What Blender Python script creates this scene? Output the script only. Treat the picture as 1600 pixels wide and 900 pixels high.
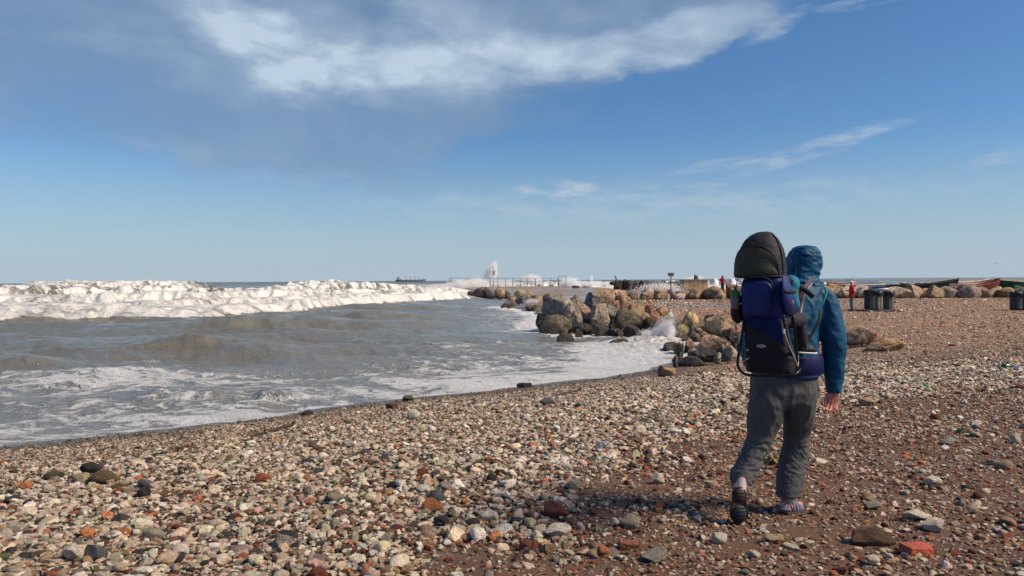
import bpy, bmesh, math, random, time
import numpy as np
from mathutils import Vector, Matrix
T0 = time.time()
random.seed(7); RNG = np.random.default_rng(7)
for o in list(bpy.data.objects): bpy.data.objects.remove(o)
SC = bpy.context.scene
COL = SC.collection

# ------------------------------------------------------------------ camera
CAM_Z = 1.58
FPX = 1155.0                     # focal length in photo pixels (1600 wide)
cam_d = bpy.data.cameras.new("camera")
cam = bpy.data.objects.new("camera", cam_d); COL.objects.link(cam); SC.camera = cam
cam_d.sensor_width = 36.0; cam_d.lens = 36.0 * FPX / 1600.0
cam_d.clip_start = 0.05; cam_d.clip_end = 60000
PITCH = math.atan(12.0 / FPX); ROLL = math.atan(10.0 / 1600.0)
Rm = Matrix.Rotation(math.radians(90) - PITCH, 3, 'X') @ Matrix.Rotation(-ROLL, 3, 'Z')
cam.matrix_world = Matrix.Translation((0, 0, CAM_Z)) @ Rm.to_4x4()

# ------------------------------------------------------------------ light
SUN_AZ = math.radians(106)        # to the right of the view direction
SUN_EL = math.radians(43)
SUN_DIR = Vector((math.sin(SUN_AZ) * math.cos(SUN_EL), math.cos(SUN_AZ) * math.cos(SUN_EL), math.sin(SUN_EL)))
sun_d = bpy.data.lights.new("sun", 'SUN'); sun_d.energy = 5.0; sun_d.angle = math.radians(18)
sun_d.color = (1.0, 0.81, 0.60)
sun = bpy.data.objects.new("sun", sun_d); COL.objects.link(sun)
sun.rotation_euler = (-SUN_DIR).to_track_quat('-Z', 'Y').to_euler()
SC.view_settings.view_transform = 'Standard'; SC.view_settings.look = 'None'
SC.view_settings.exposure = 0.18; SC.view_settings.gamma = 1.0
SC.view_settings.use_curve_mapping = False
SC.cycles.volume_bounces = 5; SC.cycles.max_bounces = 10; SC.cycles.volume_step_rate = 1.0

# ------------------------------------------------------------------ node expression helper
class S:
    """a socket (or a number) with arithmetic"""
    def __init__(s, nt, v): s.nt = nt; s.v = v
    def _m(s, op, *a, clamp=False):
        n = s.nt.nodes.new('ShaderNodeMath'); n.operation = op; n.use_clamp = clamp
        for i, x in enumerate((s,) + a):
            x = x.v if isinstance(x, S) else x
            if isinstance(x, (int, float)): n.inputs[i].default_value = x
            else: s.nt.links.new(x, n.inputs[i])
        return S(s.nt, n.outputs[0])
    def __add__(s, o): return s._m('ADD', o)
    __radd__ = __add__
    def __sub__(s, o): return s._m('SUBTRACT', o)
    def __rsub__(s, o): return S(s.nt, o)._m('SUBTRACT', s)
    def __mul__(s, o): return s._m('MULTIPLY', o)
    __rmul__ = __mul__
    def __truediv__(s, o): return s._m('DIVIDE', o)
    def __pow__(s, o): return s._m('POWER', o)
    def max(s, o): return s._m('MAXIMUM', o)
    def min(s, o): return s._m('MINIMUM', o)
    def abs(s): return s._m('ABSOLUTE')
    def clamp(s): return s._m('ADD', 0.0, clamp=True)
    def gt(s, o): return s._m('GREATER_THAN', o)
    def ss(s, a, b, t0=0.0, t1=1.0):
        n = s.nt.nodes.new('ShaderNodeMapRange'); n.interpolation_type = 'SMOOTHSTEP'
        s.nt.links.new(s.v, n.inputs[0])
        for i, x in zip((1, 2, 3, 4), (a, b, t0, t1)):
            x = x.v if isinstance(x, S) else x
            if isinstance(x, (int, float)): n.inputs[i].default_value = x
            else: s.nt.links.new(x, n.inputs[i])
        return S(s.nt, n.outputs[0])

class G:
    """small builder around a node tree"""
    def __init__(g, nt): g.nt = nt
    def link(g, a, b): g.nt.links.new(a.v if isinstance(a, S) else a, b)
    def val(g, sock, x):
        if isinstance(x, S): g.nt.links.new(x.v, sock)
        elif isinstance(x, (int, float)): sock.default_value = x
        elif isinstance(x, tuple): sock.default_value = x if len(x) == len(sock.default_value) else tuple(x) + (1.0,)
        else: g.nt.links.new(x, sock)
    def coord(g, kind='Object'):
        n = g.nt.nodes.new('ShaderNodeTexCoord'); return n.outputs[kind]
    def pos(g): return g.nt.nodes.new('ShaderNodeNewGeometry').outputs['Position']
    def xyz(g, v):
        n = g.nt.nodes.new('ShaderNodeSeparateXYZ'); g.nt.links.new(v, n.inputs[0]); return [S(g.nt, o) for o in n.outputs]
    def vec(g, x, y, z):
        n = g.nt.nodes.new('ShaderNodeCombineXYZ')
        for i, a in enumerate((x, y, z)): g.val(n.inputs[i], a)
        return n.outputs[0]
    def vscale(g, v, s, off=(0, 0, 0), rot=(0, 0, 0)):
        n = g.nt.nodes.new('ShaderNodeMapping'); g.nt.links.new(v, n.inputs[0])
        n.inputs['Scale'].default_value = s; n.inputs['Location'].default_value = off; n.inputs['Rotation'].default_value = rot
        return n.outputs[0]
    def vadd(g, a, b, k=1.0):
        n = g.nt.nodes.new('ShaderNodeVectorMath'); n.operation = 'MULTIPLY_ADD'
        g.nt.links.new(b, n.inputs[0]); n.inputs[1].default_value = (k, k, k); g.nt.links.new(a, n.inputs[2]); return n.outputs[0]
    def noise(g, v, scale, detail=4, rough=0.55, dist=0.0, kind='FBM', color=False):
        n = g.nt.nodes.new('ShaderNodeTexNoise'); g.nt.links.new(v, n.inputs['Vector'])
        n.noise_type = kind
        n.inputs['Scale'].default_value = scale; n.inputs['Detail'].default_value = detail
        n.inputs['Roughness'].default_value = rough; n.inputs['Distortion'].default_value = dist
        return n.outputs['Color'] if color else S(g.nt, n.outputs[0])
    def voronoi(g, v, scale, feature='F1', rand=1.0, out='Distance'):
        n = g.nt.nodes.new('ShaderNodeTexVoronoi'); g.nt.links.new(v, n.inputs['Vector']); n.feature = feature
        n.inputs['Scale'].default_value = scale; n.inputs['Randomness'].default_value = rand
        o = n.outputs[out]; return S(g.nt, o) if out == 'Distance' else o
    def attr(g, name, kind='GEOMETRY', out='Fac'):
        n = g.nt.nodes.new('ShaderNodeAttribute'); n.attribute_type = kind; n.attribute_name = name
        return S(g.nt, n.outputs['Fac']) if out == 'Fac' else n.outputs[out]
    def mix(g, f, a, b, mode='MIX'):
        n = g.nt.nodes.new('ShaderNodeMix'); n.data_type = 'RGBA'; n.blend_type = mode
        g.val(n.inputs[0], f); g.val(n.inputs[6], a); g.val(n.inputs[7], b); return n.outputs[2]
    def ramp(g, f, stops, interp='LINEAR'):
        n = g.nt.nodes.new('ShaderNodeValToRGB'); g.link(f, n.inputs[0]); cr = n.color_ramp; cr.interpolation = interp
        while len(cr.elements) < len(stops): cr.elements.new(0.5)
        for e, (p, c) in zip(cr.elements, stops): e.position = p; e.color = tuple(c) + (1,) if len(c) == 3 else c
        return n.outputs[0]
    def bump(g, h, strength=0.5, dist=0.01, normal=None):
        n = g.nt.nodes.new('ShaderNodeBump'); g.link(h, n.inputs['Height'])
        n.inputs['Strength'].default_value = strength; n.inputs['Distance'].default_value = dist
        if normal is not None: g.nt.links.new(normal, n.inputs['Normal'])
        return n.outputs[0]

def material(name):
    m = bpy.data.materials.new(name); m.use_nodes = True
    nt = m.node_tree; nt.nodes.clear()
    out = nt.nodes.new('ShaderNodeOutputMaterial'); b = nt.nodes.new('ShaderNodeBsdfPrincipled')
    nt.links.new(b.outputs[0], out.inputs['Surface'])
    g = G(nt); g.bsdf = b; g.out = out; g.mat = m
    return m, g

def simple(name, col, rough=0.7, metal=0.0, spec=0.25, bump_scale=0, bump_d=0.002, var=0.15, vscale=8.0, bump_stretch=(1, 1, 1), sheen=0.0):
    m, g = material(name)
    co = g.coord()
    n = g.noise(co, vscale, 5, 0.6)
    c = g.mix(n.ss(0.25, 0.75), tuple(x * (1 - var) for x in col), tuple(min(1, x * (1 + var)) for x in col))
    g.val(g.bsdf.inputs['Base Color'], c)
    g.bsdf.inputs['Roughness'].default_value = rough; g.bsdf.inputs['Metallic'].default_value = metal
    g.bsdf.inputs['Specular IOR Level'].default_value = spec
    if sheen: g.bsdf.inputs['Sheen Weight'].default_value = sheen
    if bump_scale:
        h = g.noise(g.vscale(co, bump_stretch), bump_scale, 6, 0.62)
        g.val(g.bsdf.inputs['Normal'], g.bump(h, 0.8, bump_d))
    return m

# ------------------------------------------------------------------ sky (world)
world = bpy.data.worlds.new("World"); SC.world = world; world.use_nodes = True
wt = world.node_tree; wt.nodes.clear(); g = G(wt)
wout = wt.nodes.new('ShaderNodeOutputWorld'); bg = wt.nodes.new('ShaderNodeBackground')
sky = wt.nodes.new('ShaderNodeTexSky'); sky.sky_type = 'NISHITA'; sky.sun_disc = False
sky.sun_elevation = SUN_EL; sky.sun_rotation = SUN_AZ
sky.air_density = 1.0; sky.dust_density = 0.3; sky.ozone_density = 1.5; sky.altitude = 0
D = wt.nodes.new('ShaderNodeTexCoord').outputs['Generated']
dx, dy, dz = g.xyz(D)
az = dx._m('ARCTAN2', dy)                # azimuth, 0 straight ahead, + right (radians)
el = dz._m('ARCSINE')                    # elevation (radians)
def pa(px, py):                          # photo pixel -> azimuth, elevation
    d = (Rm @ Vector(((px - 800) / FPX, -(py - 450) / FPX, -1))).normalized()
    return math.atan2(d.x, d.y), math.asin(d.z)
skyC = sky.outputs[0]
# grade of the clear sky: a touch of extra blue with height
skyC = g.mix(1.0, skyC, (0.46, 0.69, 0.92), 'MULTIPLY')
skyC = g.mix(el.ss(-0.02, 0.20, 0.95, 0.0), skyC, (3.75, 4.65, 5.45))      # pale sea haze low in the sky
# clouds: flowing coordinates on a high plane
inv = S(wt, 1.0) / (dz.max(0.0) + 0.12)
plane = g.vec(dx * inv, dy * inv, 0.0)
w1 = g.noise(plane, 0.55, 3, 0.5, color=True)
pw = g.vadd(plane, w1, 0.9)
n_soft = g.noise(g.vscale(pw, (0.55, 1.0, 1)), 1.1, 7, 0.58)
n_fine = g.noise(g.vscale(pw, (0.7, 1.3, 1), (3, 1, 0)), 3.2, 8, 0.62)
ang = g.noise(g.vscale(g.vec(az, el, 0.0), (6, 14, 1)), 1.0, 5, 0.6, color=True)
avx, avy, _ = g.xyz(ang)
azw = az + (avx - 0.5) * 0.16; elw = el + (avy - 0.5) * 0.085
azw2 = az + (avx - 0.5) * 0.05; elw2 = el + (avy - 0.5) * 0.03
def blob(px, py, rx, ry, ang_deg=0, soft=1.0, fine=False):
    """soft ellipse in azimuth/elevation; rx, ry in photo px"""
    a0, e0 = pa(px, py); c, s = math.cos(math.radians(ang_deg)), math.sin(math.radians(ang_deg))
    A, E = (azw2, elw2) if fine else (azw, elw)
    x = (A - a0); y = (E - e0)
    u = (x * c + y * s) * (FPX / rx); v = (y * c - x * s) * (FPX / ry)
    r = (u * u + v * v)
    return r.ss(0.0, 1.0, 1.0, 0.0) ** soft
CLOUD_HI = (0.62, 0.70, 0.80)
ae = g.vec(az, el, 0.0); wA = g.noise(g.vscale(ae, (3, 5, 1)), 1.0, 3, 0.5, color=True); aw = g.vadd(ae, wA, 0.12)
n_cur = g.noise(g.vscale(aw, (9, 17, 1), (7, 2, 0), (0, 0, 0.25)), 1.0, 9, 0.60)
n_bil = g.noise(g.vscale(aw, (4.5, 9, 1), (1, 5, 0), (0, 0, 0.2)), 1.0, 8, 0.58)
body = blob(470, 60, 700, 200, 4).max(blob(400, 165, 380, 125, -10) * 0.68).max(blob(620, 170, 330, 110, 14) * 0.8).max(blob(940, 70, 340, 72, 9)).max(blob(1110, 52, 150, 34, 12) * 0.9).max(blob(90, 10, 330, 70, 0) * 0.8)
gate = blob(560, 60, 1150, 330, 2)
cover = (body * 1.15 + (n_bil - 0.5) * 1.5 + (n_cur - 0.5) * 0.6 + (n_soft - 0.5) * 0.3).ss(0.02, 0.85) * gate.ss(0.0, 0.3)
cover = cover.clamp()
bright = blob(600, 50, 330, 90, -10) * 0.55 + blob(420, 70, 190, 60, -20) * 0.75 + blob(470, 100, 200, 34, -16) * 0.45 + blob(230, 90, 220, 40, -8) * 0.25 + blob(330, 60, 360, 90, -10) * 0.14 + blob(700, 70, 380, 130, 4) * 0.08
bright = bright + blob(1020, 66, 260, 50, 9) * 0.8 + blob(830, 95, 280, 50, 4) * 0.45 + blob(560, 100, 200, 40, 8) * 0.6 + blob(760, 20, 260, 50, 0) * 0.25
bright = (bright * (n_cur * 1.5 + n_bil * 1.1 - 0.62) + (n_bil - 0.5) * 0.55 + (n_cur - 0.5) * 0.40).clamp()
cl_col = g.mix(bright, (0.20, 0.282, 0.405), (0.47, 0.57, 0.68))
wisp = (blob(1290, 228, 150, 16, 13, fine=True) * 0.75).max(blob(1150, 250, 110, 10, 6, fine=True) * 0.5).max(blob(870, 295, 80, 16, 0, fine=True) * 1.3)
wisp = wisp.max(blob(1090, 288, 60, 6, 2, fine=True) * 0.6).max(blob(1570, 246, 60, 12, 15, fine=True) * 0.45).max(blob(1100, 262, 90, 7, 3, fine=True) * 0.4)
wisp = wisp.max(blob(300, 232, 130, 22, -8, fine=True) * 0.32).max(blob(480, 268, 130, 26, -3) * 0.3).max(blob(1215, 40, 60, 12, 24, fine=True) * 0.5)
wisp = wisp.max(blob(1000, 322, 560, 42, 0) * 0.5).max(blob(1360, 0, 90, 8, 0, fine=True) * 0.5)
streak = g.noise(g.vscale(g.vec(az, el, 0.0), (16, 60, 1), rot=(0, 0, -0.12)), 1.0, 7, 0.62)
wisp = (wisp * streak.ss(0.34, 0.66)).clamp()
c1 = g.mix(wisp, skyC_out := skyC, (0, 0, 0)) if False else None
bg.inputs['Strength'].default_value = 1.0
SKY_STR = 0.100
base = g.mix(1.0, skyC, (SKY_STR,) * 3, 'MULTIPLY')
c2 = g.mix(wisp, base, (0.40, 0.49, 0.59))
c3 = g.mix(cover * (bright * 0.34 + 0.60), c2, cl_col)
# below the horizon the world repeats the pale horizon colour
wt.links.new(c3, bg.inputs['Color']); wt.links.new(bg.outputs[0], wout.inputs['Surface'])

# ------------------------------------------------------------------ pixel helpers
def ray(px, py):
    return Rm @ Vector(((px - 800) / FPX, -(py - 450) / FPX, -1))
def at(px, py, Y):
    """point seen at photo pixel (px,py) at distance Y along +Y"""
    d = ray(px, py); return Vector((0, 0, CAM_Z)) + d * (Y / d.y)
SEA = -0.8
def at_z(px, py, z=SEA):
    d = ray(px, py); return Vector((0, 0, CAM_Z)) + d * ((z - CAM_Z) / d.z)

# ------------------------------------------------------------------ numpy noise
_P = np.random.default_rng(3).permutation(512).astype(np.int64); _P = np.concatenate([_P, _P, _P])
_GR = np.random.default_rng(5).normal(size=(512, 3)); _GR /= np.linalg.norm(_GR, axis=1)[:, None]
def perlin(p):
    p = np.asarray(p, float); i = np.floor(p).astype(np.int64); f = p - i; i &= 511
    u = f * f * f * (f * (f * 6 - 15) + 10); r = 0
    for a in (0, 1):
        for b in (0, 1):
            for c in (0, 1):
                h = _P[(_P[(_P[(i[:, 0] + a) & 511] + i[:, 1] + b) & 511] + i[:, 2] + c) & 511]
                gr = _GR[h]
                d = gr[:, 0] * (f[:, 0] - a) + gr[:, 1] * (f[:, 1] - b) + gr[:, 2] * (f[:, 2] - c)
                w = (u[:, 0] if a else 1 - u[:, 0]) * (u[:, 1] if b else 1 - u[:, 1]) * (u[:, 2] if c else 1 - u[:, 2])
                r = r + w * d
    return r * 1.6
def fbm(p, o=4, lac=2.03, gain=0.5, ridged=False):
    p = np.asarray(p, float); a, s, t = 1.0, 0, 0
    for k in range(o):
        n = perlin(p + k * 17.3)
        if ridged: n = 1 - 2 * np.abs(n)
        s = s + a * n; t += a; a *= gain; p = p * lac
    return s / t
_P32 = _P.astype(np.int32); _GA = np.random.default_rng(8).uniform(0, 2 * np.pi, 512)
_GX = np.cos(_GA).astype(np.float32); _GY = np.sin(_GA).astype(np.float32)
def perlin2(x, y):
    i = np.floor(x); j = np.floor(y); fx = x - i; fy = y - j; i = i.astype(np.int32) & 511; j = j.astype(np.int32) & 511
    u = fx * fx * fx * (fx * (fx * 6 - 15) + 10); v = fy * fy * fy * (fy * (fy * 6 - 15) + 10)
    a = _P32[i] + j; b = _P32[i + 1] + j
    h00 = _P32[a]; h01 = _P32[a + 1]; h10 = _P32[b]; h11 = _P32[b + 1]
    n00 = _GX[h00] * fx + _GY[h00] * fy; n10 = _GX[h10] * (fx - 1) + _GY[h10] * fy
    n01 = _GX[h01] * fx + _GY[h01] * (fy - 1); n11 = _GX[h11] * (fx - 1) + _GY[h11] * (fy - 1)
    p = n00 + (n10 - n00) * u; q = n01 + (n11 - n01) * u
    return (p + (q - p) * v) * 1.5
def fb2(x, y, sx, sy, o=3, seed=0.0, ridged=False):
    sh = np.shape(x); X_ = (np.ravel(x) * sx).astype(np.float32) + np.float32(seed * 7.31 % 97); Y_ = (np.ravel(y) * sy).astype(np.float32) + np.float32(seed * 3.77 % 89)
    X_ = np.clip(X_, -1e6, 1e6); Y_ = np.clip(Y_, -1e6, 1e6)
    a, s, t = 1.0, 0, 0
    for k in range(o):
        n = perlin2(X_, Y_)
        if ridged: n = 1 - 2 * np.abs(n)
        s = s + a * n; t += a; a *= 0.5; X_ = X_ * 2.03 + 17.3; Y_ = Y_ * 2.03 + 11.7
    return (s / t).reshape(sh)
def sstep(x, a, b):
    t = np.clip((x - a) / (b - a), 0, 1); return t * t * (3 - 2 * t)

# ------------------------------------------------------------------ object helpers
def tag(o, label=None, cat=None, group=None, kind=None):
    if label: o['label'] = label
    if cat: o['category'] = cat
    if group: o['group'] = group
    if kind: o['kind'] = kind
    return o
def link(o, parent=None):
    COL.objects.link(o)
    if parent is not None: o.parent = parent
    return o
def mesh_np(name, V, F, smooth=True):
    me = bpy.data.meshes.new(name)
    V = np.asarray(V, np.float32); F = np.asarray(F, np.int32)
    me.vertices.add(len(V)); me.vertices.foreach_set('co', V.ravel())
    k = F.shape[1]; me.loops.add(F.size); me.loops.foreach_set('vertex_index', F.ravel())
    me.polygons.add(len(F)); me.polygons.foreach_set('loop_start', np.arange(0, F.size, k, dtype=np.int32))
    me.polygons.foreach_set('loop_total', np.full(len(F), k, np.int32))
    me.polygons.foreach_set('use_smooth', np.full(len(F), smooth))
    me.update(calc_edges=True); return me
def obj(name, me, mat=None, parent=None, smooth=None):
    if isinstance(me, bmesh.types.BMesh):
        bm = me; me = bpy.data.meshes.new(name); bm.normal_update(); bm.to_mesh(me); bm.free()
        if smooth is None: smooth = True
    if smooth is not None: me.polygons.foreach_set('use_smooth', np.full(len(me.polygons), smooth))
    if mat is not None and not me.materials: me.materials.append(mat)
    o = bpy.data.objects.new(name, me); return link(o, parent)
def empty(name, loc=(0, 0, 0), rz=0.0):
    o = bpy.data.objects.new(name, None); o.location = loc; o.rotation_euler = (0, 0, rz); o.empty_display_size = 0.2
    return link(o)
def world_child(o, parent):
    """parent o to an empty while keeping vertices given in world coordinates"""
    o.parent = parent
    o.matrix_parent_inverse = Matrix.LocRotScale(parent.location, parent.rotation_euler, parent.scale).inverted()
    return o
def get_np(me):
    V = np.empty(len(me.vertices) * 3, np.float32); me.vertices.foreach_get('co', V); V = V.reshape(-1, 3).astype(float)
    N = np.empty(len(me.vertices) * 3, np.float32); me.vertex_normals.foreach_get('vector', N); return V, N.reshape(-1, 3).astype(float)
def set_np(me, V): me.vertices.foreach_set('co', np.asarray(V, np.float32).ravel()); me.update()
def frame_from(t, up=Vector((0, 0, 1))):
    t = t.normalized(); a = up.cross(t)
    if a.length < 1e-4: a = Vector((1, 0, 0)).cross(t)
    a.normalize(); return a, t.cross(a).normalized()
def ring_pts(c, u, v, n, p=2.0):
    out = []
    for k in range(n):
        a = 2 * math.pi * k / n; ca, sa = math.cos(a), math.sin(a)
        out.append(c + u * (math.copysign(abs(ca) ** (2 / p), ca)) + v * (math.copysign(abs(sa) ** (2 / p), sa)))
    return out
def loft(bm, rings, n=24, caps=True, close=False):
    """rings: list of (centre, uvec, vvec[, power])"""
    R = []
    for r in rings:
        c, u, v = (Vector(x) for x in r[:3]); p = r[3] if len(r) > 3 else 2.0
        R.append([bm.verts.new(q) for q in ring_pts(c, u, v, n, p)])
    m = len(R)
    for i in range(m if close else m - 1):
        a, b = R[i], R[(i + 1) % m]
        for k in range(n):
            bm.faces.new((a[k], a[(k + 1) % n], b[(k + 1) % n], b[k]))
    if caps and not close:
        c0 = bm.verts.new(sum((v.co for v in R[0]), Vector()) / n); c1 = bm.verts.new(sum((v.co for v in R[-1]), Vector()) / n)
        for k in range(n):
            bm.faces.new((R[0][(k + 1) % n], R[0][k], c0)); bm.faces.new((R[-1][k], R[-1][(k + 1) % n], c1))
    return R
def spline(pts, k=6):
    pts = [Vector(p) for p in pts]; out = []
    for i in range(len(pts) - 1):
        p0 = pts[max(i - 1, 0)]; p1 = pts[i]; p2 = pts[i + 1]; p3 = pts[min(i + 2, len(pts) - 1)]
        for j in range(k):
            t = j / k
            out.append(0.5 * ((2 * p1) + (p2 - p0) * t + (2 * p0 - 5 * p1 + 4 * p2 - p3) * t * t + (3 * p1 - p0 - 3 * p2 + p3) * t ** 3))
    return out + [pts[-1]]
def tube(bm, pts, r, n=8, flat=1.0, up=Vector((0, 0, 1))):
    pts = [Vector(p) for p in pts]; rings = []
    rr = r if isinstance(r, (list, tuple)) else [r] * len(pts)
    for i, p in enumerate(pts):
        t = pts[min(i + 1, len(pts) - 1)] - pts[max(i - 1, 0)]
        a, b = frame_from(t, up); rings.append((p, a * rr[i], b * rr[i] * flat))
    return loft(bm, rings, n)
def box(bm, c, sx, sy, sz, M=None, bevel=0.0):
    r = bmesh.ops.create_cube(bm, size=1.0); vs = r['verts']
    for v in vs:
        v.co = Vector((v.co.x * sx, v.co.y * sy, v.co.z * sz))
        if M is not None: v.co = M @ v.co
        v.co += Vector(c)
    if bevel > 0:
        es = list({e for v in vs for e in v.link_edges})
        bmesh.ops.bevel(bm, geom=es, offset=bevel, segments=2, affect='EDGES', profile=0.6)
def capsule(bm, p0, r0, p1, r1, n=14):
    p0 = Vector(p0); p1 = Vector(p1); t = p1 - p0; L = max(t.length, 1e-4); d = t / L; a, b = frame_from(d); rings = []
    for k in range(5):
        an = math.pi / 2 * (1 - k / 4 * 0.98) * 0.98; rings.append((p0 - d * r0 * math.sin(an), a * r0 * math.cos(an), b * r0 * math.cos(an)))
    for k in range(5):
        an = math.pi / 2 * (k / 4 * 0.98); rings.append((p1 + d * r1 * math.sin(an), a * r1 * math.cos(an), b * r1 * math.cos(an)))
    loft(bm, rings, n)
def ellipsoid(bm, c, rx, ry, rz, M=None, seg=20):
    r = bmesh.ops.create_uvsphere(bm, u_segments=seg, v_segments=seg * 2 // 3, radius=1.0)
    for v in r['verts']:
        q = Vector((v.co.x * rx, v.co.y * ry, v.co.z * rz))
        if M is not None: q = M @ q
        v.co = q + Vector(c)
def remesh(bm, voxel, smooth_it=4, name='shape'):
    me = bpy.data.meshes.new(name); bm.to_mesh(me); bm.free()
    o = bpy.data.objects.new('tmp', me); COL.objects.link(o)
    m = o.modifiers.new('r', 'REMESH'); m.mode = 'VOXEL'; m.voxel_size = voxel
    if smooth_it:
        s = o.modifiers.new('s', 'SMOOTH'); s.factor = 0.5; s.iterations = smooth_it
    dg = bpy.context.evaluated_depsgraph_get(); dg.update()
    me2 = bpy.data.meshes.new_from_object(o.evaluated_get(dg)); me2.name = name
    bpy.data.objects.remove(o); bpy.data.meshes.remove(me)
    me2.polygons.foreach_set('use_smooth', np.full(len(me2.polygons), True)); me2.update()
    return me2
def displace(me, fn):
    V, N = get_np(me); d = fn(V, N); set_np(me, V + N * d[:, None]); return me
# ================================================================== land height
def _c(px, py): p = at_z(px, py); return (p.x, p.y)
COAST = [(-3000, -2500), (-60, -33), (-22, -1.6), _c(0, 700), _c(250, 674), _c(500, 640), _c(640, 624), _c(820, 606), _c(960, 588), _c(1045, 574),
         _c(1066, 565), _c(1076, 553), _c(1064, 538), (8.0, 33.6), (7.4, 35.2), (5.2, 32.6), (2.9, 32.4), (1.6, 35.5), (1.7, 40), (2.6, 48), (1.6, 58), (-0.6, 61), (-0.5, 66),
         (1.5, 76), (2.0, 90), (-2.0, 98), (-5.8, 102), (-6.2, 106), (-3, 125), (-4, 150), (-16, 172), (-17, 186), (14, 189), (20, 172), (21, 140), (14, 110), (9.5, 80), (8.6, 71.5), (25, 71.5), (30, 75),
         (33, 88), (120, 92), (3000, 92), (3000, -2500)]
CO = np.array(COAST, float)
def coast_sd(x, y):
    """signed distance to the waterline, positive on land"""
    sh = np.shape(x); P = np.stack([np.ravel(x), np.ravel(y)], 1); best = np.full(len(P), 1e18); ins = np.zeros(len(P), bool)
    for i in range(len(CO)):
        a = CO[i]; b = CO[(i + 1) % len(CO)]; ab = b - a
        t = np.clip(((P - a) @ ab) / (ab @ ab), 0, 1); q = a + t[:, None] * ab
        dd = P - q; best = np.minimum(best, dd[:, 0] ** 2 + dd[:, 1] ** 2)
        cond = (a[1] > P[:, 1]) != (b[1] > P[:, 1])
        with np.errstate(divide='ignore', invalid='ignore'):
            xi = (b[0] - a[0]) * (P[:, 1] - a[1]) / (b[1] - a[1] + 1e-12) + a[0]
        ins ^= cond & (P[:, 0] < xi)
    d = np.sqrt(best); return np.where(ins, d, -d).reshape(sh)
def land_z(x, y, sd=None, fine=True):
    x = np.asarray(x, float); y = np.asarray(y, float)
    if sd is None: sd = coast_sd(x, y)
    L = 6.0 - 3.9 * sstep(y, 29, 35)
    sdw = sd + (0.35 * fb2(x, y, 0.35, 0.35, 3, 4.0) + 0.16 * fb2(x, y, 1.3, 1.3, 2, 5.0)) * (sd < 15)
    z = SEA + 0.80 * (1 - np.exp(-(np.maximum(sdw, 0) / L) ** 1.12))
    z = z - 0.2 * sstep(y, 10, 34) * (sd > 0) * sstep(sd, 0, 6) + 0.3 * sstep(y, 100, 150)
    z = np.where(sdw < 0, SEA + 0.16 * np.maximum(sdw, -26) , z)
    if fine:
        m = sstep(sd, -1, 2)
        z = z + m * (0.035 * fb2(x, y, 0.45, 0.45, 3, 9.0) + 0.016 * fb2(x, y, 2.2, 2.2, 2, 2.0))
        z = z + m * 0.008 * fb2(x, y, 12, 12, 2, 6.0) * (np.hypot(x, y) < 14)
        z = z + 0.06 * sstep(y, 34, 42) * (1 - sstep(y, 60, 66)) * fb2(x, y, 0.12, 0.5, 3, 12.0) * m
    return z
_gz = {}
def ground(x, y): return float(land_z(np.array([x]), np.array([y]))[0])
def hit(px, py):
    """where the view ray through a photo pixel meets the land"""
    z = -0.05
    for _ in range(12):
        p = at_z(px, py, z); z = 0.5 * z + 0.5 * ground(p.x, p.y)
    p = at_z(px, py, z); return Vector((p.x, p.y, ground(p.x, p.y)))

# density of stone cover (0 sand .. 1 packed shingle)
SB = np.array([at_z(*p, z=0.0)[:2] for p in ((560, 905), (700, 850), (880, 790), (960, 720), (1060, 665), (1160, 640), (1250, 620), (1420, 600), (1640, 590))])
def shingle(x, y):
    """>0 on the packed shingle side of the sand boundary (metres)"""
    P = np.stack([np.ravel(x), np.ravel(y)], 1); best = np.full(len(P), 1e9); sg = np.zeros(len(P))
    pts = np.vstack([[SB[0] + (SB[0] - SB[1]) * 8], SB, [SB[-1] + (SB[-1] - SB[-2]) * 8]])
    for i in range(len(pts) - 1):
        a, b = pts[i], pts[i + 1]; ab = b - a; t = np.clip(((P - a) @ ab) / (ab @ ab), 0, 1); q = a + t[:, None] * ab
        d = np.hypot(*(P - q).T); s = np.sign(ab[0] * (P[:, 1] - a[1]) - ab[1] * (P[:, 0] - a[0]))
        m = d < best; best = np.where(m, d, best); sg = np.where(m, s, sg)
    return (best * sg).reshape(np.shape(x))

def polar_grid(rs, ths):
    R, T = np.meshgrid(rs, ths, indexing='ij'); X = R * np.sin(T); Y = R * np.cos(T)
    return X, Y
def grid_faces(nr, nt, wrap=True):
    i = np.arange(nr - 1)[:, None]; j = np.arange(nt if wrap else nt - 1)[None, :]; j2 = (j + 1) % nt
    return np.stack([(i * nt + j), (i * nt + j2), ((i + 1) * nt + j2), ((i + 1) * nt + j)], -1).reshape(-1, 4)
def add_attr(me, name, v):
    a = me.attributes.new(name, 'FLOAT', 'POINT'); a.data.foreach_set('value', np.asarray(v, np.float32).ravel())

HALF = math.radians(41)
def thetas(n_in, n_out): return np.concatenate([np.linspace(-HALF, HALF, n_in), np.linspace(HALF, 2 * math.pi - HALF, n_out + 2)[1:-1]])
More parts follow.
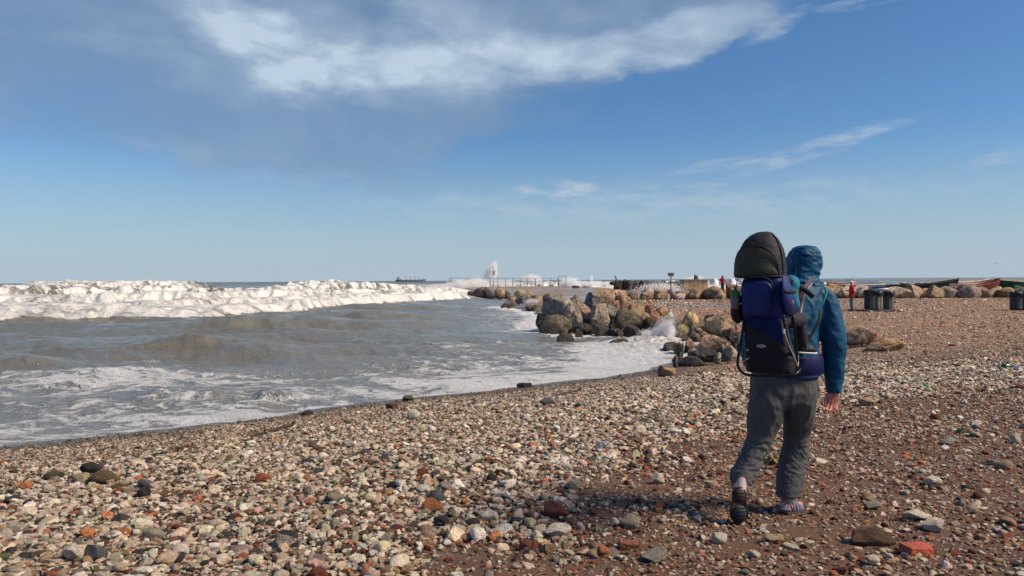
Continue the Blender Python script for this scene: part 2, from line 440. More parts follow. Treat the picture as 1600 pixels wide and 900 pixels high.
# ---------------- beach sheet
th = thetas(560, 90)
rs = np.concatenate([np.linspace(0.3, 3.2, 12)[:-1], np.exp(np.linspace(math.log(3.2), math.log(230), 400)), np.geomspace(260, 30000, 14)])
X, Y = polar_grid(rs, th); SD = coast_sd(X, Y); Z = land_z(X, Y, SD)
Z = np.where(np.hypot(X, Y) > 900, np.where(SD > 0, -0.35, -4.9), Z)
V = np.stack([X, Y, Z], -1).reshape(-1, 3)
me = mesh_np('beach_ground', V[:, :3], grid_faces(len(rs), len(th))[:, ::-1])
bm = bmesh.new(); bm.from_mesh(me); bm.verts.ensure_lookup_table()
n_t = len(th); c = bm.verts.new((0, 0, Z[0].mean())); bm.verts.ensure_lookup_table()
for k in range(n_t): bm.faces.new((bm.verts[k], c, bm.verts[(k + 1) % n_t])).smooth = True
bm.normal_update(); bm.to_mesh(me); bm.free()
SH = np.append(shingle(X, Y).ravel(), 0); add_attr(me, 'shingle', np.clip(SH, -5, 5)); add_attr(me, 'shore', np.clip(np.append(SD.ravel(), 10), -5, 60))
beach = obj('beach', me); tag(beach, kind='structure', label='brown sand beach strewn with pebbles and shell fragments')

m, g = material('sand'); P = g.pos(); x, y, z = g.xyz(P); shf = g.attr('shingle'); sho = g.attr('shore')
flat = g.vec(x, y, 0.0)
n1 = g.noise(flat, 0.9, 5, 0.6); n2 = g.noise(flat, 7.0, 6, 0.65); n3 = g.noise(flat, 60.0, 3, 0.6)
vcol = g.voronoi(flat, 26.0, out='Color'); vr, vg, vb = g.xyz(vcol); vd = g.voronoi(flat, 26.0)
vcol2 = g.voronoi(flat, 9.0, out='Color'); wr, wg, wb = g.xyz(vcol2); wd = g.voronoi(flat, 9.0)
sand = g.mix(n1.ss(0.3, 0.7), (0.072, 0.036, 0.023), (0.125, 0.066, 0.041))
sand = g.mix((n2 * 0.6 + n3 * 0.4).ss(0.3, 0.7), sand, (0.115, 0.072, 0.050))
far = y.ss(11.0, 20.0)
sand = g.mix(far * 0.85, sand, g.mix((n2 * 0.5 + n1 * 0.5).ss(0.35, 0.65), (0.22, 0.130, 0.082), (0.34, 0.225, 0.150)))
# small gravel told only by colour and relief
grain_c = g.ramp(vr, [(0.0, (0.05, 0.05, 0.055)), (0.25, (0.16, 0.10, 0.065)), (0.5, (0.33, 0.25, 0.18)), (0.8, (0.50, 0.43, 0.34)), (1.0, (0.30, 0.10, 0.05))])
grain_m = (vd.ss(0.30, 0.5, 1.0, 0.0) * vg.gt(0.62))
grain_m = grain_m * (0.75 - (1 - far) * 0.2)
col = g.mix(grain_m, sand, grain_c)
big_c = g.ramp(wr, [(0.0, (0.07, 0.05, 0.04)), (0.4, (0.20, 0.13, 0.09)), (0.7, (0.42, 0.35, 0.27)), (1.0, (0.28, 0.11, 0.06))])
big_m = wd.ss(0.18, 0.32, 1.0, 0.0) * wg.gt(0.72) * far * 0.8
col = g.mix(big_m, col, big_c)
# grey packed shingle underneath the loose stones
col = g.mix(shf.ss(-0.2, 0.8) * y.ss(16, 22, 1.0, 0.0) * 0.85, col, g.mix(n2.ss(0.3, 0.7), (0.07, 0.058, 0.048), (0.19, 0.155, 0.12)))
# weedy, tide-dark belts across the far beach
belt = g.noise(g.vscale(flat, (0.05, 0.42, 1)), 1.0, 5, 0.62)
beltm = belt.ss(0.50, 0.62) * y.ss(36, 44) * y.ss(62, 70, 1.0, 0.0) * x.ss(9, 22)
col = g.mix(beltm * 0.6, col, (0.070, 0.055, 0.026))
# wet sand near the waterline, and a skin of water left on the flat behind the rocks
wetn = g.noise(g.vscale(flat, (0.10, 0.55, 1)), 1.0, 6, 0.6)
pud = wetn.ss(0.45, 0.53) * y.ss(44, 50) * y.ss(150, 190, 1.0, 0.0) * x.ss(20, 30, 1.0, 0.0)
wet = (sho + n1 * 1.6).ss(1.0, 3.0, 1.0, 0.0)
wet2 = (sho + n1).ss(1.2, 3.0, 1.0, 0.0) * y.ss(20, 30)
col = g.mix((wet * 0.42).max(pud * 0.5).max(wet2 * 0.5), col, (0.030, 0.024, 0.020))
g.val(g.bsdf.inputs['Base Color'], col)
g.val(g.bsdf.inputs['Roughness'], (S(g.nt, 0.92) - pud * 0.80 - wet * 0.66).max(0.08))
g.val(g.bsdf.inputs['Specular IOR Level'], pud * 0.5 + 0.3)
h = (n3 * 0.4 + n2 * 0.8) + grain_m * 0.8 + big_m * 2.0
hb = h * (1 - pud)
g.val(g.bsdf.inputs['Normal'], g.bump(hb, 0.9, 0.02))
beach.data.materials.append(m)

# ================================================================== sea
th = thetas(960, 60)
rs = np.concatenate([np.exp(np.linspace(math.log(7.0), math.log(52), 270)), np.exp(np.linspace(math.log(52), math.log(260), 270))[1:], np.geomspace(266, 900, 40), np.geomspace(1000, 45000, 12)])
X, Y = polar_grid(rs, th); T = np.where(Y > 1, X / np.maximum(Y, 1), 9.0); R = np.hypot(X, Y)
SD = -coast_sd(X, Y)                      # distance to the shore, positive in the water
def tx(px): return (px - 800) / FPX
def line(pts):                            # toe line: photo pixels at sea level -> Y as a function of X/Y
    q = [at_z(*p) for p in pts]; t = [p.x / p.y for p in q]; return lambda tt: np.interp(tt, t, [p.y for p in q])
Zs = np.zeros_like(X); FO = np.zeros_like(X); LACE = np.zeros_like(X)
# wind sea: many small trains, mostly running in towards the beach
rg = np.random.default_rng(11)
deep = sstep(SD, 0.3, 9)
for k in range(34):
    lam = 0.55 * (16 / 0.55) ** (k / 33.0); a = rg.normal(0, 0.55) + math.radians(258)
    kx, ky = math.cos(a) * 2 * math.pi / lam, math.sin(a) * 2 * math.pi / lam
    amp = 0.0062 * lam ** 0.9 * rg.uniform(0.6, 1.3)
    samp = (R * (0.0059 if k else 0.006))
    vis = sstep(lam / np.maximum(samp, 1e-3), 2.0, 5.0)
    ph = kx * X + ky * Y + rg.uniform(0, 6.28) + 1.2 * fb2(X, Y, 0.5 / lam, 0.5 / lam, 1, k * 3.1)
    s = np.sin(ph); Zs += vis * amp * (1 - np.abs(s)) * 1.5 * (0.35 + 0.65 * deep)
Zs -= Zs.mean()
# offshore swell
for lam, A, ad in ((38, .42, 262), (55, .5, 268), (24, .26, 250), (90, .5, 272)):
    a = math.radians(ad); ph = 2 * math.pi / lam * (math.cos(a) * X + math.sin(a) * Y) + 2.0 * fb2(X, Y, 0.008, 0.008, 2, lam)
    Zs += A * sstep(R, 90, 190) * (1 - np.abs(np.sin(ph / 2)) * 1.3) * sstep(SD, 3, 25) * (1 - 0.75 * sstep(R, 500, 2000)) * (1 - 0.6 * sstep(T, tx(1150), tx(1250)))
def ridge(pts, hgt, front, back, l, r, seed, foam_len=0.0, ragged=0.5, rough=0.18, crest_noise=0.35, fo=1.0):
    """a wave whose toe follows the line pts; l, r: left and right ends in photo px"""
    f0 = line(pts); Y0 = f0(TT); span = front + 3.5 * back + foam_len * 1.4 + 3 * ragged
    m = (YY > Y0 - 3 * ragged - 1) & (YY < Y0 + span) & (TT > tx(l - 30)) & (TT < tx(r + 30)) & (TT < 5)
    Xs_, Ys_, Ts_, Z_, F_ = XX[m], YY[m], TT[m], Zs[m], FO[m]
    Z_, F_ = _ridge(Xs_, Ys_, Ts_, Z_, F_, f0, hgt, front, back, l, r, seed, foam_len, ragged, rough, crest_noise, fo)
    Zs[m] = Z_; FO[m] = F_
def _ridge(X, Y, T, Zs, FO, f, hgt, front, back, l, r, seed, foam_len, ragged, rough, crest_noise, fo):
    Yt = f(T)
    n = fb2(X, Y, 0.45, 0.12, 3, seed); Yt = Yt + ragged * n * 1.4 + ragged * 0.3 * fb2(X, Y, 1.2, 0.5, 2, seed + 5)
    s = Y - Yt; env = sstep(T, tx(l - 25), tx(l + 45)) * (1 - sstep(T, tx(r - 45), tx(r + 25))) * (T < 5)
    hh = hgt * (1 + crest_noise * fb2(X, Y, 0.10, 0.02, 3, seed + 9) * 1.5 + 0.16 * fb2(X, Y, 0.8, 0.2, 2, seed + 3))
    prof = sstep(s, 0, front) * np.exp(-np.maximum(s - front, 0) ** 2 / (2 * back ** 2))
    Zs += env * hh * prof
    if foam_len:
        fm = env * sstep(s, -0.05, 0.25) * (1 - sstep(s + 4 * fb2(X, Y, 0.3, 0.15, 3, seed + 1), foam_len * 0.55, foam_len))
        b = 0.9 * fb2(X, Y, 0.45, 0.9, 5, seed + 2) + 0.55 * fb2(X, Y, 2.3, 2.9, 3, seed + 7)
        Zs += fm * rough * b
        FO = np.maximum(FO, fm * fo)
    return Zs, FO
XX, YY, TT = X, Y, T
B1 = ((-300, 520), (0, 507), (200, 503), (350, 497), (480, 489), (560, 481), (640, 474), (745, 468), (800, 466))
ridge(B1, 0.74, 2.0, 3.0, -320, 745, 21.0, foam_len=6.5, ragged=1.3, rough=0.05, crest_noise=0.5)
ridge(((-300, 500), (0, 489), (250, 487), (420, 478), (560, 470), (720, 462), (800, 460)), 0.6, 2.2, 4.0, -320, 715, 31.0, foam_len=7, ragged=2.4, rough=0.05, fo=0.62, crest_noise=0.4)
ridge(((-300, 486), (0, 477), (300, 473), (560, 463), (720, 457), (800, 456)), 0.95, 3.0, 6.0, -320, 740, 41.0, foam_len=10, ragged=3.5, rough=0.06, fo=0.70, crest_noise=0.35)
ridge(((-300, 474), (0, 468), (300, 464), (560, 457), (760, 454)), 1.4, 5, 9, -320, 700, 51.0, foam_len=11, ragged=6, rough=0.06, crest_noise=0.3, fo=0.66)
ridge(((-300, 466), (0, 461), (300, 458.5), (560, 454.5), (760, 452)), 1.75, 8, 12.0, 10, 345, 61.0, foam_len=22, ragged=7, rough=0.07, crest_noise=0.15, fo=0.72)
ridge(((-300, 466), (0, 461), (300, 458.5), (560, 454.5), (760, 452)), 2.3, 7, 12.0, 435, 565, 71.0, foam_len=26, ragged=5, rough=0.09, crest_noise=0.15, fo=0.78)
# breakers beyond the jetty and in the second bay
ridge(((700, 453), (800, 451.5), (960, 450), (1300, 449)), 1.3, 8, 14, 740, 1000, 81.0, foam_len=60, ragged=12, rough=0.4, fo=.7)
ridge(((1000, 452), (1150, 451), (1300, 450), (1600, 448)), 1.5, 6, 12, 1010, 1190, 91.0, foam_len=40, ragged=9, rough=0.4, fo=.8)
ridge(((1200, 446), (1330, 445.5), (1450, 445)), 1.7, 14, 18, 1245, 1400, 92.0, ragged=2, crest_noise=.2)
ridge(((1500, 449.5), (1600, 449), (1700, 448.5)), 0.9, 5, 10, 1530, 1680, 93.0, foam_len=30, ragged=5, rough=0.4)
# low unbroken swells inside the break
for (px, py, w, hgt, fr, sd) in ((445, 519, 130, .62, 1.5, 3.3), (285, 557, 95, .34, .7, 4.1), (150, 560, 120, .10, .6, 4.6), (30, 583, 75, .26, .55, 5.7), (700, 552, 60, .12, .6, 6.1), (560, 505, 150, .40, 1.6, 7.7), (650, 517, 90, .2, 1.0, 8.7),
                                 (220, 523, 60, .12, 1, 9.9), (640, 488, 170, .35, 2.0, 9.2), (730, 522, 60, .12, 1, 10.3), (800, 540, 40, .1, .5, 11.3), (380, 565, 70, .14, .5, 12.3)):
    p = at_z(px, py); s = Y - p.y - 0.12 * (X - p.x) + 0.5 * fr * fb2(X, Y, 0.4, 0.3, 2, sd)
    g0 = np.exp(-((T - tx(px)) * FPX / w) ** 2 * 1.2) * (0.75 + 0.5 * fb2(X, Y, 0.45, 0.3, 2, sd + 1))
    Zs += 1.15 * hgt * g0 * sstep(s, 0, fr * 0.8) * np.exp(-np.maximum(s - fr, 0) ** 2 / (2 * (fr * 1.9) ** 2))
# the little shore break: short dark lips with foam behind
sh_l = line(((120, 632), (250, 626), (420, 622), (520, 622)))
s = Y - sh_l(T) + 0.25 * fb2(X, Y, 1.3, 0.6, 3, 17.0); env = sstep(T, tx(190), tx(260)) * (1 - sstep(T, tx(490), tx(525))) * sstep(fb2(X, Y, 0.9, 0.4, 2, 23.0), -0.25, 0.2)
Zs += 0.17 * env * sstep(s, 0, 0.2) * np.exp(-np.maximum(s - 0.28, 0) ** 2 / 0.18)
# slow undulation in the shallows
Zs += 0.05 * fb2(X, Y, 0.35, 0.5, 3, 33.0) * sstep(SD, 1, 5)
# height of the lace of old foam
near = (R < 32)
LACE = 0.28 * sstep(-Y, -30, -17) + 0.22 * (1 - sstep(SD, 0.5, 4)) + 0.20 * sstep(T, tx(480), tx(760)) * sstep(-Y, -40, -24)
LACE += 0.20 * sstep(T, tx(850), tx(960)) * sstep(-Y, -34, -27)
LACE += 0.12 * np.exp(-((Y - line(((100, 605), (520, 600)))(T)) / 1.6) ** 2) * (1 - sstep(T, tx(480), tx(680)))
LACE -= 0.12 * np.exp(-((Y - 12.2) / 1.6) ** 2) * (1 - sstep(T, tx(60), tx(380)))
LACE += 0.24 * fb2(X, Y, 0.10, 0.22, 3, 44.0) + 0.42 * (1 - sstep(SD + 0.25 * fb2(X, Y, 0.9, 0.9, 2, 45.0), 0.10, 0.45))
LACE = np.where(Y > 34, 0.10 + 0.25 * sstep(T, tx(640), tx(820)) * (Y < 75), LACE)
Yb = line(B1)(T)
behind = sstep(Y - Yb, 0, 3) * (T < tx(1180)) * (Y > 30) * (1 - sstep(R, 105, 140) * (1 - np.exp(-((T - tx(760)) * FPX / 60) ** 2)))
LACE = np.maximum(LACE, behind * (0.47 + 0.22 * fb2(X, Y, 0.05, 0.10, 3, 55.0)))
LACE = np.maximum(LACE, 0.55 * sstep(R, 95, 110) * (1 - sstep(R, 260, 400)) * sstep(T, tx(560), tx(720)) * (1 - sstep(T, tx(1150), tx(1260))))
LACE = np.maximum(LACE, 0.16 * (R > 200) + 0.12 * sstep(T, tx(1180), tx(1250)) * (R > 75))
# surf boiling around the rocks
churn = (1 - sstep(SD, 0.0, 3.2)) * sstep(Y, 20.5, 24) * (Y < 110)
Zs += churn * 0.10 * fb2(X, Y, 1.6, 1.6, 3, 77.0, ridged=True); LACE = np.maximum(LACE, churn * 0.82)
cx, cy = at_z(1035, 540)[:2]; ch = np.exp(-(((X - cx) / 2.2) ** 2 + ((Y - cy) / 2.6) ** 2)); FO = np.maximum(FO, sstep(ch + 0.35 * fb2(X, Y, 0.9, 0.9, 3, 78.0), 0.35, 0.8)); Zs += 0.28 * ch * (1 + 0.6 * fb2(X, Y, 1.8, 1.8, 3, 79.0, ridged=True))
cx, cy = at_z(985, 548)[:2]; ch = np.exp(-(((X - cx) / 3.0) ** 2 + ((Y - cy) / 1.6) ** 2)); LACE = np.maximum(LACE, 0.8 * ch)
Zs *= sstep(SD, -1.5, 1.2) * 0.97 + 0.03
Zs = np.clip(Zs, -0.5, 6)
Zw = SEA + Zs
keep = (SD > -6) | (R > 400)
V = np.stack([X, Y, Zw], -1).reshape(-1, 3); F = grid_faces(len(rs), len(th))[:, ::-1]
kv = keep.ravel(); F = F[kv[F].any(1)]
used = np.zeros(len(V), bool); used[F.ravel()] = True; idx = np.cumsum(used) - 1
me = mesh_np('sea', V[used], idx[F]); add_attr(me, 'foam', FO.ravel()[used]); add_attr(me, 'lace', np.clip(LACE, 0, 1).ravel()[used]); add_attr(me, 'offshore', np.clip(SD, 0, 60).ravel()[used])
sea = obj('sea', me); tag(sea, kind='structure', label='rough grey brown sea with rows of white breakers')

m, g = material('sea_water'); P = g.pos(); x, y, z = g.xyz(P); foam = g.attr('foam'); lace = g.attr('lace'); off = g.attr('offshore')
flat = g.vec(x, y, 0.0)
dist = (x * x + y * y) ** 0.5
wq = g.noise(flat, 0.45, 3, 0.5, color=True); fw = g.vadd(flat, wq, 2.2)
wq2 = g.noise(flat, 2.2, 3, 0.5, color=True); fw2 = g.vadd(fw, wq2, 0.45)
def ridged(v, sc, st, det=5):
    n = g.noise(g.vscale(v, st), sc, det, 0.6); return 1 - (n - 0.5).abs() * 2.0
r1 = ridged(fw2, 0.9, (0.62, 1.25, 1)); r2 = ridged(fw2, 2.6, (0.40, 1.4, 1)); r3 = g.noise(g.vscale(fw2, (0.32, 1.3, 1)), 7.0, 5, 0.68)
big = g.noise(g.vscale(fw, (0.35, 0.9, 1)), 0.5, 4, 0.6)
pat = (r1 ** 2.6) * 0.38 + (r2 ** 2.6) * 0.28 + r3 * 0.34 + big * 0.34 - 0.10
thr = 1.05 - lace * 0.95
lf = pat.ss(thr - 0.05, thr + 0.15)
gaps = g.noise(g.vscale(fw2, (0.22, 0.9, 1)), 1.3, 6, 0.66)
gapf = g.noise(g.vscale(fw, (0.07, 0.20, 1)), 1.6, 6, 0.62)
farf = dist.ss(60.0, 95.0); gg = gaps * (1 - farf) + gapf * farf
solid = (foam * 0.78 + (r3 - 0.5) * 1.0 + (gg - 0.5) * 2.8).ss(0.14, 0.58) * foam.ss(0.02, 0.2)
solid = solid.max(foam.gt(0.95) * (foam + (gg - 0.5) * 2.0 + (r3 - 0.5) * 1.0).ss(0.35, 0.9) * 0.9)
ff = (lf * 0.90).max(solid).clamp()
brown = g.noise(g.vscale(flat, (0.03, 0.06, 1)), 1.0, 3, 0.5)
wc = g.mix(off.ss(2.0, 16.0), (0.185, 0.200, 0.200), (0.155, 0.158, 0.132))
wc = g.mix(dist.ss(70.0, 200.0), wc, (0.085, 0.105, 0.090))
wc = g.mix(brown.ss(0.38, 0.58) * 0.55 * off.ss(4.0, 14.0), wc, (0.150, 0.125, 0.085))
r4 = g.noise(g.vscale(fw, (0.8, 1.3, 1)), 5.0, 9, 0.76)
fc = g.mix((r4 * 0.65 + gg * 0.35).ss(0.40, 0.57), (0.38, 0.395, 0.39), (0.73, 0.725, 0.70))
fc = g.mix(solid.ss(0.2, 0.8), (0.66, 0.69, 0.70), fc)
g.val(g.bsdf.inputs['Base Color'], g.mix(ff, wc, fc))
g.val(g.bsdf.inputs['Roughness'], ff * 0.6 + 0.13 + dist.ss(80.0, 900.0) * 0.22)
g.bsdf.inputs['IOR'].default_value = 1.33
hn = g.noise(g.vscale(fw2, (0.42, 1.5, 1)), 3.0, 7, 0.66); hn2 = g.noise(g.vscale(flat, (0.7, 1.3, 1)), 14.0, 3, 0.6)
hb = g.noise(g.vscale(flat, (0.8, 1.2, 1)), 3.2, 8, 0.72)
nearw = dist.ss(20.0, 120.0, 1.0, 0.25)
b1 = g.bump((hn * 1.0 + hn2 * 0.40) * nearw, 0.85, 0.13)
b2 = g.bump(ff * (hb * 1.2 + r4 * 0.8 + 0.25), 0.8, 0.12, b1)
g.val(g.bsdf.inputs['Normal'], b2)
sea.data.materials.append(m)
print('sea', len(me.polygons), time.time() - T0)
# ================================================================== rocks
_ICO = {}
def ico(sub):
    if sub not in _ICO:
        bm = bmesh.new(); bmesh.ops.create_icosphere(bm, subdivisions=sub, radius=1.0)
        bm.verts.ensure_lookup_table(); V = np.array([v.co[:] for v in bm.verts]); F = np.array([[v.index for v in f.verts] for f in bm.faces]); bm.free(); _ICO[sub] = (V, F)
    return _ICO[sub]
def rock_np(seed, sub=4, chops=22, rough=0.10, lo=0.50, hi=0.86):
    r = np.random.default_rng(seed); V, F = ico(sub); V = V.copy()
    V *= (1, r.uniform(0.75, 1), r.uniform(0.75, 1)); V += V * 0.22 * perlin(V * 1.1 + seed * 3.3)[:, None]
    for _ in range(chops):
        n = r.normal(size=3); n /= np.linalg.norm(n); d = r.uniform(lo, hi) * 0.95; h = V @ n
        V -= np.maximum(h - d, 0)[:, None] * n * 0.98
    if rough:
        N = V / np.linalg.norm(V, axis=1)[:, None]
        V += N * (rough * 0.8 * fbm(V * 1.7 + seed, 2) + rough * 0.5 * fbm(V * 3.6 + seed, 4, ridged=True) - rough * 0.1)[:, None]
    mn, mx = V.min(0), V.max(0); V = (V - (mn + mx) / 2) / (mx - mn) * 2
    return V, F
def rock_material(name, obj_attr=True):
    m, g = material(name); co = g.coord(); P = g.pos(); x, y, z = g.xyz(P)
    tint = g.attr('tint', 'INSTANCER', 'Color')
    wp = P
    n1 = g.noise(wp, 1.6, 6, 0.62); n2 = g.noise(wp, 6.0, 6, 0.66); n3 = g.noise(wp, 26.0, 4, 0.65)
    c = g.mix((n1 * 0.6 + n2 * 0.4).ss(0.36, 0.64), g.mix(1.0, tint, (0.55, 0.56, 0.60), 'MULTIPLY'), g.mix(1.0, tint, (1.35, 1.25, 1.12), 'MULTIPLY'))
    c = g.mix((n2 * 0.5 + n3 * 0.5).ss(0.52, 0.66) * 0.45, c, (0.52, 0.46, 0.38))
    cr = g.voronoi(g.vadd(wp, g.noise(wp, 2.0, 4, 0.6, color=True), 0.7), 1.9, 'DISTANCE_TO_EDGE')
    crack = cr.ss(0.0, 0.035, 1.0, 0.0); c = g.mix(crack * 0.6, c, (0.05, 0.04, 0.035))
    wet = (z + (n1 - 0.5) * 0.9 + (n2 - 0.5) * 0.3).ss(-0.62, -0.26, 1.0, 0.0) * y.ss(18.5, 21.0) * (S(g.nt, 1.0) - (y.ss(61.0, 63.0) * x.ss(8, 9.5) * y.ss(70, 80, 1.0, 0.0)))
    c = g.mix(wet * 0.86, c, g.mix(n2, (0.022, 0.019, 0.017), (0.080, 0.062, 0.046)))
    g.val(g.bsdf.inputs['Base Color'], c); g.val(g.bsdf.inputs['Roughness'], S(g.nt, 0.9) - wet * 0.5)
    g.bsdf.inputs['Specular IOR Level'].default_value = 0.35
    g.val(g.bsdf.inputs['Normal'], g.bump(n1 * 0.8 + n2 * 0.7 + n3 * 0.22 - crack * 0.5, 1.0, 0.22))
    return m
M_ROCK = rock_material('boulder_rock')
TINT = dict(grey=(0.27, 0.24, 0.20), tan=(0.36, 0.26, 0.175), orange=(0.42, 0.275, 0.165), dark=(0.12, 0.10, 0.083), black=(0.035, 0.032, 0.032), red=(0.29, 0.165, 0.11),
            beige=(0.40, 0.32, 0.24), blue=(0.20, 0.205, 0.20), green=(0.24, 0.24, 0.12), pale=(0.50, 0.44, 0.36), yellow=(0.44, 0.34, 0.19))
WORD = dict(grey='grey', tan='tan', orange='orange', dark='dark brown', black='black', red='reddish brown', beige='beige', blue='blue grey', green='greenish', pale='pale', yellow='yellowish')
def boulder(px, py, w, h, Y, tint, seed, label, group=None, me=None, sub=4, deep=0.35, rot=None, name='boulder', cat='boulder', buried=True, chops=24, rough=0.075, land=False, mat=None, dscale=0.9):
    """a rock whose visible box is w x h photo px around (px,py), at distance Y"""
    if land: Y = hit(px, py + h / 2).y + 0.15
    elif Y < 36:
        q_ = hit(px, py + h / 2); q_ = at_z(px, py + h / 2) if q_.z < SEA else q_; Y = min(Y, q_.y + 0.25)
    c = at(px, py, Y); k = c.y / FPX; W = w * k; H = h * k; Hf = H * (1 + deep)
    if Y < 120: Hf = max(Hf, c.z + H / 2 - max(ground(c.x, c.y), -1.5) + 0.08)
    r = random.Random(seed)
    if me is None:
        V, F = rock_np(seed, sub, chops, rough); me = mesh_np(name, V, F, True)
        me.materials.append(mat or M_ROCK)
    o = bpy.data.objects.new(name, me)
    rz = r.uniform(-0.5, 0.5) if rot is None else rot
    o.rotation_euler = (0, 0, rz)
    o.scale = (W * 0.52, (W * 0.5 + H * 0.35) * dscale * 0.62, Hf * 0.52)
    o.location = (c.x, c.y + W * 0.1, c.z + H / 2 - Hf * 0.5)
    v = [r.uniform(0.86, 1.14) for _ in range(3)]; b = r.uniform(0.95, 1.35)
    o['tint'] = [TINT[tint][i] * b * (1 + (v[i] - 1) * 0.35) for i in range(3)]
    link(o); return tag(o, label, cat, group)
GM = 'boulders of the near rock groyne'
